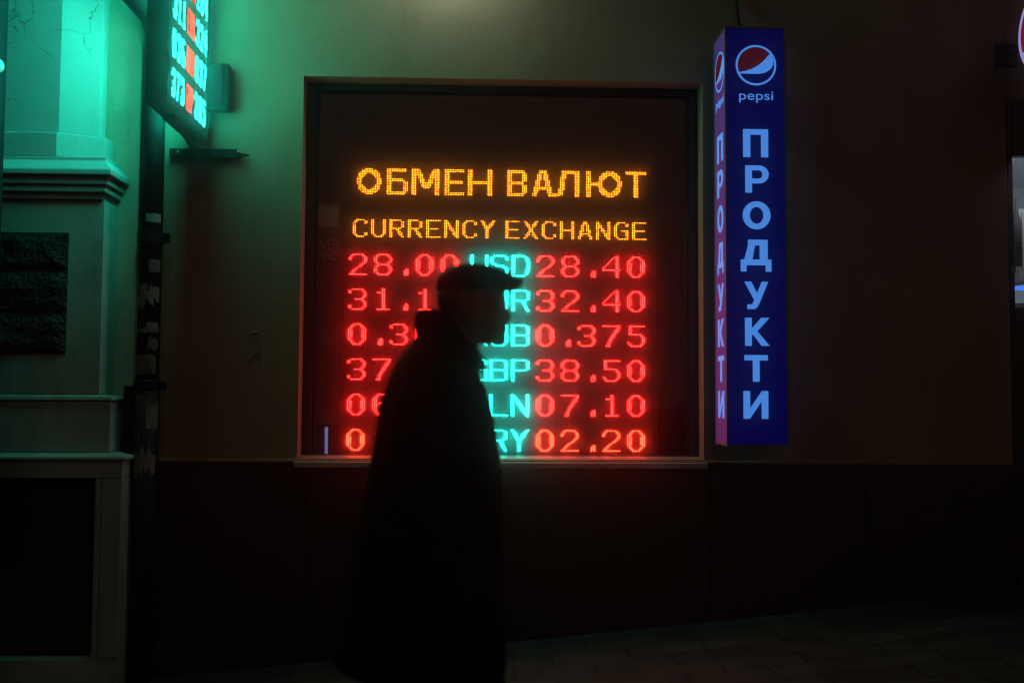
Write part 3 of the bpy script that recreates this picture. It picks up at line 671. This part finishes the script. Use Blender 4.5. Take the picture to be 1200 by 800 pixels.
def small(ch): return G((c_,2*r_+k) for c_,r_ in bitmap(F57[ch]) for k in (0,1))
HRY = HN+.055; 
rowz0 = HZ0+.055                                 # bottom of the last row
for sgn, xx in ((1,HX1-.006),(-1,HX0+.006)):
    b = MB(); b.face([(xx,HN+.04,HZ0+.04),(xx,HF-.04,HZ0+.04),(xx,HF-.04,HZ1-.02),(xx,HN+.04,HZ1-.02)]); b.build('led_panel', M_LEDFACE_Y, hs)
    yd = lambda c_: (HRY+c_*.0098) if sgn > 0 else (HF-.055-c_*.0098)
    for k,(a,code,b2) in enumerate(RATES[3::-1]+RATES[:3:-1]):
        z_b = rowz0+.205*k
        L_T = L_TEAL3 if sgn > 0 else L_TEAL2
        def run(name, mat, st, c0, adv, bold):
            for ch in st:
                m_ = MB()
                gl_ = small(ch)
                if bold: gl_ = G(gl_ | {(c_+1,r_) for c_,r_ in gl_})
                for c_,r_ in gl_:
                    lens(m_, Vector((xx+sgn*.0005, yd(c0+c_+.5), z_b+(13-r_+.5)*.0105)), Vector((0,1,0)), UZ, Vector((sgn,0,0)), 0.0036, 0.006, True)
                m_.build(name, [mat, M_BLACKMETAL], hs)
                c0 += adv if ch != '.' else adv-2
        sa, sb_ = a.replace('.','')[:4], b2.replace('.','')[:4]
        run('rate_digit', L_T, sa[:3], 0, 8, True); run('currency_letter', L_RED2, code, 25, 5, True); run('rate_digit', L_T, sb_[:3], 42, 8, True)
    for ln, st in enumerate(('ВАЛЮТ','ОБМЕН')):           # unseen lit heading, added over the rates for its light on the walls
        zh = rowz0+.205*6+.015+.20*ln
        for i, ch in enumerate(st):
            m_ = MB(); gl_ = dict(zip('ОБМЕН', [t_[1] for t_ in TITLE[:5]])) | dict(zip('ВАЛЮТ', [t_[1] for t_ in TITLE[5:]]))
            sq_ = G((round(c_*.62),r_) for c_,r_ in gl_[ch])
            for c_,r_ in sq_: lens(m_, Vector((xx+sgn*.0005, yd(i*13+c_+.5), zh+(16-r_)*.0105)), Vector((0,1,0)), UZ, Vector((sgn,0,0)), 0.0036, 0.006, True)
            m_.build('heading_letter', [L_ADDED_HEAD if sgn > 0 else L_TEAL2, M_BLACKMETAL], hs)
b = MB()                                          # diagonal brace and hanger lug below
b.tube([((HX0+HX1)/2,HN+.28,HZ0-.012),((HX0+HX1)/2+.01,-.30,HZ0-.05),((HX0+HX1)/2+.02,-.02,HZ0-.12)],.016,8)
b.box(((HX0+HX1)/2-.03,HN+.20,HZ0-.03),((HX0+HX1)/2+.03,-.12,HZ0-.001))
b.build('brace', M_BLACKMETAL, hs)
# wall bar under the sign, with bolts
ba, bb = at(200,175,-.03), at(291,186,-.03)
b = MB(); b.box((ba.x,-.055,bb.z),(bb.x-.06,-.047,ba.z)); b.box((ba.x,-.046,ba.z-.008),(bb.x-.06,-.001,ba.z)); 
br_ = b.build('bracket_bar', M_BLACKMETAL, bevel=.001); tag(br_, 'black steel angle bar bolted to the wall below the hanging LED sign', 'bracket')
b = MB()
for px in (208.5,279):
    q = at(px,178,-.055); b.ball((q.x,-.057,q.z),(.007,.004,.007),8,6)
b.build('bolt', M_SILL, br_)
b = MB(); b.tube([(bb.x-.10,-.035,bb.z+.012),(bb.x-.03,-.06,bb.z+.004),(bb.x,-.03,bb.z+.02),(bb.x-.05,-.02,bb.z+.03)],.005,6); b.build('cable_loop', M_BLACKMETAL, br_, smooth=True)
# assumed wall lamp, unseen above the window, added for the light pool on the plaster
q = at(520,-95,-.2); LXW, LZW = q.x, q.z
b = MB(); b.tube([(LXW,-.002,LZW+.10),(LXW,-.12,LZW+.12),(LXW,-.20,LZW+.07)],.013,10); b.tube([(LXW,-.001,LZW+.10),(LXW,-.014,LZW+.10)],.045,16)
wl = tag(b.build('assumed_wall_lamp', M_BLACKMETAL, smooth=True), 'assumed small hooded wall lamp, unseen above the exchange window, added to light the plaster', 'wall lamp')
b = MB(); n_ = 24
b.loft([[(LXW+r_*math.cos(2*math.pi*k/n_),-.21+r_*math.sin(2*math.pi*k/n_)+dz*.25,LZW+dz) for k in range(n_)] for r_,dz in ((.02,.085),(.045,.075),(.085,.0),(.081,.0),(.042,.068))], cap=False); b.build('assumed_lamp_shade', M_BLACKMETAL, wl, smooth=True)
M_ASSUMED_BULB = emit_mat('assumed_lamp_bulb', (0.82,1.0,0.80), 520.0)
b = MB(); b.ball((LXW,-.205,LZW+.03),.03,16,10); b.build('assumed_bulb', M_ASSUMED_BULB, wl, smooth=True)
# junction box
ja, jb = at(240,74,-.09), at(267,128,-.09)
b = MB(); b.box((ja.x,-.09,jb.z),(jb.x,-.001,ja.z)); jb_o = tag(b.build('junction_box', M_BLACKMETAL, bevel=.006), 'shallow square metal box on the wall just right of the hanging LED sign', 'junction box')
b = MB(); b.box((ja.x+.008,-.098,jb.z+.02),(jb.x-.03,-.0905,ja.z-.02)); b.build('cover', M_BLACKMETAL, jb_o, bevel=.003)

# ------------------------------------------------------------------ downpipe with torn stickers
PX, PYC, PR = at(176.5,300,-.09).x, -.09, .062
dp = empty('downpipe', (PX,PYC,ground_z(PX))); tag(dp, 'dark metal downpipe covered in torn stickers between pilaster and wall', 'downpipe')
b = MB()
zt_ = at(176,40,PYC).z
b.tube([(PX,PYC,ground_z(PX)-.1),(PX,PYC,at(176,445,PYC).z)],PR*1.12,20)
b.tube([(PX,PYC,at(176,445,PYC).z-.005),(PX,PYC,zt_),(PX-.03,PYC-.02,zt_+.10),(PX-.14,PYC-.06,zt_+.22),(PX-.22,PYC-.08,zt_+.36),(PX-.22,PYC-.08,WT-.3)],PR,20)
b.build('pipe', M_PIPE, dp, smooth=True)
for q in (279,452): 
    b = MB(); z_ = at(176,q,PYC).z; b.tube([(PX,PYC,z_-.03),(PX,PYC,z_+.03)],PR*1.22,20); b.box((PX+PR*1.1,PYC-.02,z_-.025),(PX+PR*1.1+.035,PYC+.02,z_+.025)); b.box((PX-.012,PYC+PR,z_-.012),(PX+.012,-.001,z_+.012)); b.build('clamp', M_BLACKMETAL, dp)
def sticker(y0, y1, a0, a1, mat, r=PR, jag=0.0):
    b = MB(); n = 10; z0, z1 = at(176,y1,PYC).z, at(176,y0,PYC).z
    rows = []
    for j in range(5):
        row = []
        for i in range(n+1):
            a = R(a0+(a1-a0)*i/n); zz = z0+(z1-z0)*j/4
            if jag and j in (0,4): zz += jag*(random.random()-.5)*(z1-z0)
            row.append(b.bm.verts.new((PX+(r+.0015)*math.sin(a), PYC-(r+.0015)*math.cos(a), zz)))
        rows.append(row)
    for j in range(4):
        for i in range(n): b.bm.faces.new((rows[j][i],rows[j][i+1],rows[j+1][i+1],rows[j+1][i]))
    b.build('sticker', mat, dp)
for a in ((252,262,-10,70,M_PAPER,PR,.1),(305,320,10,75,M_PAPER2,PR,.1),(336,346,-35,10,M_PAPER2,PR,1.0),(338,354,-20,72,M_PAPER,PR,.9),(346,362,-60,-5,M_PAPER2,PR,.5),(378,386,5,70,M_PAPER,PR,.3),(384,390,-60,75,M_PAPER2,PR,.6),(396,410,15,70,M_PAPER2,PR,.5),(416,438,-70,60,M_PAPER2,PR,.15),
          (452,460,10,70,M_PAPER,PR*1.12,.6),(462,470,-50,20,M_PAPER2,PR*1.12,.6),(474,502,15,75,M_PAPER,PR*1.12,.25),(505,514,-70,-10,M_PAPER2,PR*1.12,.8),(526,552,-45,65,M_PAPER,PR*1.12,.7)): sticker(*a)
# electric box strapped to the pipe
q0,q1 = at(147,452,-.10), at(163,560,-.10)
b = MB(); b.box((q0.x,-.13,q1.z),(q1.x,-.02,q0.z)); b.box((q0.x+.01,-.138,q1.z+.03),(q1.x-.01,-.131,q0.z-.03))
tag(b.build('meter_box', M_BLACKMETAL, bevel=.006), 'narrow black utility box mounted low between the pilaster and the downpipe', 'utility box')

# far left: dark post and round lamp
LX = at(-14,80,-.62).x
b = MB(); b.tube([(LX,-.62,-.9),(LX,-.62,6.5)],.085,20); post = tag(b.build('street_pole', M_BLACKMETAL, smooth=True), 'dark round pole at the far left edge in front of the pilaster', 'pole')
q = at(0,80,-.62); GL = MB(); GL.ball((q.x-.002,-.66,q.z),.040,24,16)
M_OPAL = rough_mat('opal_glass', (.75,.76,.75), (.8,.8,.8), 4, .25, 0.0, 20, .5)
glb = tag(GL.build('globe_lamp', M_OPAL, smooth=True), 'small unlit white globe lamp clipped to the pole at the left edge', 'globe lamp')
b = MB(); b.tube([(q.x-.002,-.66,q.z-.055),(q.x-.002,-.66,q.z-.036)],.02,12); b.tube([(q.x-.002,-.66,q.z-.05),(LX+.05,-.63,q.z-.07)],.008,8); b.build('lamp_holder', M_BLACKMETAL, glb)

# graffiti scribble on the plaster
b = MB(); Q = lambda px,py: at(px,py,-.0015)
M_SCRIB = rough_mat('grey_marker', (.25,.26,.21), (.31,.32,.26), 20, .8, 0.0, 20)
for pts in ([(293,391),(300,389),(306,391),(306,402),(307,415),(308,428)],[(306,404),(303,412),(297,416),(291,422)],[(293,391),(291,394)]): b.tube([Q(*p_) for p_ in pts],.004,6)
tag(b.build('graffiti', M_SCRIB), 'faint pale scribble drawn on the dark plaster left of the window', 'graffiti')

# ------------------------------------------------------------------ shop entrance at the right edge
sh = empty('shop_entrance', (WR+.6,.5,.3)); tag(sh, 'glazed shop entrance with dark frame and a lit room at the right edge', 'shop front')
DZ0, DZ1 = ground_z(WR)+.08, at(1186,118).z
yD = 0.02
b = MB()
b.box((WR+.004,yD-.02,DZ0),(WR+.036,yD+.05,DZ1)); b.box((WR+1.25,yD-.02,DZ0),(WR+1.32,yD+.05,DZ1)); b.box((WR+.037,yD-.02,at(1195,183,yD).z),(WR+1.249,yD+.05,DZ1-.002)); b.box((WR+.037,yD-.02,DZ0),(WR+1.249,yD+.05,DZ0+.12))
b.build('door_frame', M_FRAME, sh, bevel=.004)
b = MB(); b.face([(WR+.036,yD+.02,DZ0+.12),(WR+1.25,yD+.02,DZ0+.12),(WR+1.25,yD+.02,at(1195,183,yD).z),(WR+.036,yD+.02,at(1195,183,yD).z)]); b.build('door_pane', M_GLASS2, sh)
b = MB(); b.box((WR+.037,yD-.006,DZ0+.121),(WR+1.249,yD+.045,at(1195,374,yD).z)); b.build('door_panel', M_FRAME, sh, bevel=.004)
b = MB(); q = at(1186.5,316,yD-.02); b.box((q.x-.012,yD-.035,q.z-.02),(q.x+.012,yD-.021,q.z+.02)); b.build('hinge', M_SILL, sh)
b = MB(); b.box((WR+.004,-.06,ground_z(WR)-.4),(WR+1.6,yD+.3,DZ0-.002)); b.build('door_step', M_PLINTH, sh, bevel=.01)
M_ROOM = rough_mat('pale_room_wall', (.55,.58,.62), (.62,.65,.68), 3, .8, .05, 30)
b = MB(); rx0, rx1, ry0, ry1, rz0, rz1 = WR+.06, WR+3.5, T+.01, 3.4, DZ0, DZ1+.2
for pts in ([(rx0,ry1,rz0),(rx1,ry1,rz0),(rx1,ry1,rz1),(rx0,ry1,rz1)],[(rx0,yD+.06,rz0),(rx0,ry1,rz0),(rx0,ry1,rz1),(rx0,yD+.06,rz1)],[(rx1,ry0,rz0),(rx1,ry1,rz0),(rx1,ry1,rz1),(rx1,ry0,rz1)],[(rx0,ry0,rz1),(rx1,ry0,rz1),(rx1,ry1,rz1),(rx0,ry1,rz1)],[(rx0,yD+.06,rz0),(rx1,yD+.06,rz0),(rx1,ry1,rz0),(rx0,ry1,rz0)]): b.face(pts)
b.build('room_wall', M_ROOM, sh)
M_ASSUMED_TUBE = emit_mat('assumed_shop_tube', (.78,.90,1.0), 30.0)
b = MB(); b.box((rx0+.5,1.6,rz1-.06),(rx0+1.9,1.72,rz1-.03)); tag(b.build('assumed_ceiling_light', M_ASSUMED_TUBE), 'assumed white ceiling tube, unseen, added to light the shop behind the right-hand door', 'ceiling light')  # assumed tube out of view, added to light the shop room
# counter, cabinet, bottle, blue strip inside
yc1 = 1.5
za = at(1196,355,yc1).z
b = MB(); b.box((rx0+.02,yc1,rz0),(rx0+1.6,yc1+.5,za-.04)); ctr = tag(b.build('shop_counter', M_INNER, bevel=.004), 'dark shop counter with pale top behind the glass door', 'counter')
b = MB(); b.box((rx0+.01,yc1-.03,za-.039),(rx0+1.62,yc1+.5,za)); b.build('counter_top', M_SILL, ctr, bevel=.003)
M_CAB = rough_mat('grey_cabinet', (.13,.12,.115), (.18,.165,.155), 6, .6, .05, 30)
q0, q1 = at(1193.5,245,2.1), at(1215,330,2.1)
b = MB(); b.box((q0.x,2.1,q1.z),(q1.x,2.5,q0.z)); b.box((q0.x+.02,2.09,q1.z+.02),((q0.x+q1.x)/2-.005,2.099,q0.z-.02)); b.box(((q0.x+q1.x)/2+.005,2.09,q1.z+.02),(q1.x-.02,2.099,q0.z-.02)); tag(b.build('wall_cabinet', M_CAB, bevel=.003), 'grey two door cabinet on the shop back wall', 'cabinet')
q0 = at(1191,247,2.0); b = MB(); b.tube([(q0.x,2.0,q0.z-.45),(q0.x,2.0,q0.z-.1),(q0.x,2.0,q0.z-.02),(q0.x,2.0,q0.z+.10)],[.04,.04,.015,.012],12)
tag(b.build('tall_bottle', M_BLACKMETAL, smooth=True), 'slim dark bottle standing in front of the pale shop wall', 'bottle')
M_BLUESTRIP = emit_mat('blue_led_strip', (.05,.2,1.0), 1.3)
q0,q1 = at(1190,335,yc1+.02),at(1230,340,yc1+.02); b = MB(); b.box((q0.x,yc1+.02,q1.z),(q1.x,yc1+.035,q0.z)); tag(b.build('light_strip', M_BLUESTRIP), 'glowing blue light strip over the shop counter', 'light strip')

# ------------------------------------------------------------------ the man walking past
YP = CAM.y+2.7
def P(px, py, dy=0.0): v = at(px,py,YP); return Vector((v.x, YP+dy, v.z))
KX = (at(600,462,YP)-at(500,462,YP)).x/100
man = empty('person', (P(520,600).x, YP, ground_z(P(520,600).x)))
tag(man, 'man in dark overcoat and flat cap walking past the glowing exchange window', 'person')
def oval(b_, f_, hw, n=28, pw=2.4, flat=0.0):
    """ring through a back point and a front point (both on the mid plane), half width hw"""
    c_ = (b_+f_)/2; ax = (f_-b_)/2; out = []
    for k in range(n):
        a = 2*math.pi*k/n; ca, sa = math.cos(a), math.sin(a)
        q_ = c_ + ax*(math.copysign(abs(ca)**(2/pw),ca)) + Vector((0,1,0))*hw*math.copysign(abs(sa)**(2/pw),sa)
        if flat:
            t_ = (q_.x-b_.x)/(f_.x-b_.x); q_.z = b_.z+(f_.z-b_.z)*max(0.0,(t_-flat)/(1-flat))
        out.append(q_)
    return out
# body: one surface from overlapping closed volumes, fused by remeshing
bd_ = MB()
head = [ # (back px, front px, y, half width m)
 (528,566,311,.035),(519,580,316,.056),(513,588,325,.068),(512,590,336,.074),(512,591,347,.076),(513,590.5,357,.077),(515,592,366,.076),(518,592,374,.073),(523,591.5,382,.068),(532,590,390,.060),(541,587.5,397,.050),(552,582,404,.036)]
bd_.loft([oval(P(a,y_),P(b2,y_),hw,24,2.15) for a,b2,y_,hw in head])
bd_.loft([oval(P(586,y_),P(x_,y_),hw,12,2) for x_,y_,hw in ((593,357,.010),(596.5,364,.013),(600.5,371,.017),(600,374.5,.019),(594,378,.014))])   # nose
bd_.ball(P(590,383),(.013,.026,.007)); bd_.ball(P(589.5,387.5),(.013,.023,.008)); bd_.ball(P(585,398),(.020,.026,.018))      # lips, chin
bd_.ball(P(588,353),(.012,.055,.010))                                                                                    # brow
for s_ in (-1,1):
    bd_.ball(P(548,364,s_*.079),(.022,.010,.034)); bd_.ball(P(586.5,359,s_*.032),(.013,.014,.010))                        # ear, eye
bd_.tube([P(540,385),P(530,420),P(522,450)],[.058,.062,.08],16)
tors = [(492,545,436,.12),(470,562,450,.18),(462,566,475,.19),(458,566,520,.18),(456,562,570,.165),(455,562,620,.17),(452,565,670,.18),(465,555,690,.15)]
bd_.loft([oval(P(a,y_),P(b2,y_),hw,24,2.3) for a,b2,y_,hw in tors])
GZ = ground_z(P(520,600).x)
def limb(pts, r): bd_.tube(pts, r, 14)
hip = P(508,700)
feet = {}
for s_, kx, fx in ((-1, 468, 436), (1, 560, 588)):
    kn = P(kx+4,850,s_*.10); an = Vector((P(fx,900).x, YP+s_*.09, ground_z(P(fx,900).x)+.095))
    limb([P(508,715,s_*.09), P((508+kx)/2+2,780,s_*.10), kn, (kn+an)/2+Vector((-.015,0,.05)), an], [.066,.060,.046,.042,.030])
    feet[s_] = an
    bd_.tube([an+Vector((-.05,0,-.035)), an+Vector((.03,0,-.04)), an+Vector((.12,0,-.06)), an+Vector((.19,0,-.072))],[.026,.030,.024,.014],12)
hands = {}
for s_, el, wr in ((-1,(488,566),(528,622)),(1,(498,566),(530,626))):
    shp, elp, wrp = P(505,458,s_*.13), P(*el,s_*.235), P(*wr,s_*.165)
    limb([shp, (shp+elp)/2, elp, (elp+wrp)/2, wrp],[.046,.043,.040,.035,.027])
    d_ = (wrp-elp).normalized(); dn = Vector((.35,0,-.94)); side = Vector((0,1,0))
    palm = wrp+d_*.02+dn*.035
    bd_.tube([wrp, wrp+d_*.015+dn*.02, palm+dn*.03, palm+dn*.055],[.026,.033,.036,.030],12)
    fwd = dn.cross(side).normalized()
    for k,(off,ln) in enumerate(((-.030,.062),(-.010,.074),(.010,.070),(.029,.055))):
        b0 = palm+dn*.045+fwd*off; cur = Vector((0,-s_*.5,0))
        bd_.tube([b0, b0+dn*ln*.45, b0+(dn+cur*.5).normalized()*ln*.8, b0+(dn+cur).normalized()*ln],[.0095,.009,.0085,.007],8)
    tb = palm-fwd*(-.02)*(1); tb = palm+fwd*(.032 if fwd.x>0 else -.032)
    bd_.tube([tb-dn*.01, tb+fwd*(.018 if fwd.x>0 else -.018)+dn*.02, tb+fwd*(.022 if fwd.x>0 else -.022)+dn*.05],[.013,.011,.008],8)
    hands[s_] = wrp
bo = bd_.build('body_raw', M_SKIN)
rm = bo.modifiers.new('fuse','REMESH'); rm.mode = 'VOXEL'; rm.voxel_size = .0055; rm.use_smooth_shade = True
smo = bo.modifiers.new('smooth','SMOOTH'); smo.iterations = 3; smo.factor = .5
bpy.context.view_layer.update()
me = bpy.data.meshes.new_from_object(bo.evaluated_get(bpy.context.evaluated_depsgraph_get())); me.name = 'body'
bpy.data.objects.remove(bo)
me.materials.clear(); me.materials.append(M_SKIN); me.materials.append(M_SHOE)
for p_ in me.polygons:
    for w_3 in hands.values():
        if (p_.center-w_3).length < .24 and p_.center.z < w_3.z+.01: p_.material_index = 1
bo = bpy.data.objects.new('body', me); COL.objects.link(bo); put(bo, man)
# coat
ct = MB()
rings = [((491.5,366),(560,417),.078),((490,372),(562,423),.086),((490.5,388),(562,433),.100),((483,401),(563,440),.135),((469,416),(568,449),.190),((455,444),(573,461),.222),((447,466),(576,477),.226),((441,491),(581,495),.222),((437,516),(584,517),.217),((434,548),(588,549),.215),((428,570),(590,580),.220),((419,614),(591,622),.235),((405,700),(592,705),.262),((396,752),(593,755),.278),((393,768),(594,781),.282)]
ct.loft([oval(P(*a),P(*b2),hw,36,2.25) for a,b2,hw in rings], cap=False)
n_ = len(ct.bm.verts)
for v in ct.bm.verts:
    t_z = max(0,(P(0,470).z-v.co.z)); ang = math.atan2(v.co.y-YP, v.co.x-P(510,0).x)
    v.co += Vector((math.cos(ang)*0,math.sin(ang),0))*(.012*math.sin(ang*7+v.co.z*5)*min(1,t_z*1.4)) + Vector((0,0,.004*math.sin(ang*5)*min(1,t_z*2)))
coat = ct.build('coat', M_COAT, man); so_ = coat.modifiers.new('cloth','SOLIDIFY'); so_.thickness = .007; so_.offset = -1; subdiv(coat,1)
for s_, el, wr in ((-1,(488,566),(528,622)),(1,(498,566),(530,626))):
    sv = MB(); a_, e_, w_2 = P(505,458,s_*.11), P(*el,s_*.235), P(*wr,s_*.165)
    sv.tube([a_, P(500,462,s_*.205), (P(500,462,s_*.21)+e_)/2+Vector((-.008,0,0)), e_+Vector((-.006,0,0)), e_+(w_2-e_)*.2, (e_+w_2)/2+Vector((0,0,-.005)), w_2-(w_2-e_)*.04],[.055,.076,.070,.064,.062,.056,.050],16, cap=False)
    so2 = sv.build('sleeve', M_COAT, man); k_ = so2.modifiers.new('cloth','SOLIDIFY'); k_.thickness = .005; k_.offset = -1; subdiv(so2,1)
# collar: turned-up wrap standing free of the neck
cl_ = MB(); cl_.loft([oval(P(*a),P(*b2),hw,40,2.2,.38) for a,b2,hw in (((492,365.5),(559,413),.078),((489.5,371),(564,421),.090),((488.5,384),(566,430),.100),((489.5,392),(565,438),.106))], cap=False)
co = cl_.build('collar', M_COAT, man); k_ = co.modifiers.new('cloth','SOLIDIFY'); k_.thickness = .009; k_.offset = 1; subdiv(co,1)
bt = MB()
for y_ in (500,545,592,640): bt.ball(P(577+ (y_-500)*.06,y_,-.118),(.010,.006,.010),10,6)
bt.build('button', M_SHOE, man, smooth=True)
pk = MB(); q0 = P(524,618,-.232); pk.box((q0.x-.06,q0.y-.004,q0.z-.022),(q0.x+.06,q0.y+.03,q0.z+.022)); pk.build('pocket_flap', M_COAT, man, bevel=.004)
# trousers and shoes
for s_, kx, fx in ((-1, 468, 436), (1, 560, 588)):
    tr_ = MB(); kn = P(kx+4,850,s_*.10); an = feet[s_]
    tr_.tube([P(508,705,s_*.085), P((508+kx)/2+2,770,s_*.10), P(kx+2,800,s_*.10), kn, (kn+an)/2+Vector((-.012,0,.05)), an+Vector((-.012,0,.02)), an+Vector((-.008,0,-.03))],[.100,.094,.080,.072,.070,.066,.070],18, cap=False)
    to = tr_.build('trouser_leg', M_TROUSER, man); k_ = to.modifiers.new('cloth','SOLIDIFY'); k_.thickness = .004; subdiv(to,1)
    sh_ = MB(); gz = an.z-.095
    so3 = [(-.085,.032,.085),(-.06,.044,.115),(-.01,.046,.115),(.05,.046,.085),(.11,.052,.066),(.165,.050,.055),(.205,.036,.042),(.222,.018,.028)]
    sh_.loft([[Vector((an.x+dx, an.y+hw*math.cos(a)*(1 if math.sin(a)<.3 else .9), gz+.002+max(0,(.5+.5*math.sin(a)))**.7*hh*1.18)) for a in [2*math.pi*k/16 for k in range(16)]] for dx,hw,hh in so3])
    sh_.box((an.x-.083,an.y-.036,gz-.004),(an.x-.01,an.y+.036,gz+.022))
    subdiv(sh_.build('shoe', M_SHOE, man),1)
# hair below the cap, flat cap with peak
hr = MB(); hr.loft([oval(P(a,y_),P(b2,y_),hw,20,2.15) for a,b2,y_,hw in ((509.5,556,338,.078),(510.5,554,350,.081),(512,550,360,.081),(514.5,544,368,.076),(519,538,375,.066))]); subdiv(hr.build('hair', M_HAIR, man),1)
cp = MB()
capr = [((512.5,349),(590,343),.083),((510.5,338),(596,338),.091),((510.8,329),(605,332),.095),((515,323.5),(607,326),.094),((524,317.5),(599,320.5),.087),((534,312),(586,315.5),.072),((541,309.6),(572,311.5),.048),((547,308.8),(562,309.4),.018)]
cp.loft([oval(P(*a),P(*b2),hw,30,2.2) for a,b2,hw in capr]); 
capo = cp.build('flat_cap', M_CAP, man); subdiv(capo,2)
pk = MB()
def brow(px,py,hw,th): return [P(px,py)+Vector((0,hw*math.cos(a)*1.0,th*math.sin(a))) + Vector((-.035*abs(math.cos(a))**3,0,-.012*math.cos(a)**2)) for a in [2*math.pi*k/20 for k in range(20)]]
pk.loft([brow(584,334,.082,.014),brow(596,333,.082,.016),brow(605,331.5,.076,.015),brow(612,330.5,.060,.011),brow(616,330.5,.030,.006)])
subdiv(pk.build('cap_peak', M_CAP, man),2)

# ------------------------------------------------------------------ haze volume added for the glow around the lit signs
hz = MB(); hz.box((-31,-41,-5),(31,4.5,8.5))
MH = bpy.data.materials.new('glow_haze'); MH.use_nodes = True; t = MH.node_tree; t.nodes.clear()
o_ = t.nodes.new('ShaderNodeOutputMaterial'); v_ = t.nodes.new('ShaderNodeVolumePrincipled')
v_.inputs['Color'].default_value = (.95,.95,.95,1); v_.inputs['Density'].default_value = 0.024; v_.inputs['Anisotropy'].default_value = 0.98
t.links.new(v_.outputs[0], o_.inputs['Volume'])
tag(hz.build('haze', MH), kind='stuff')
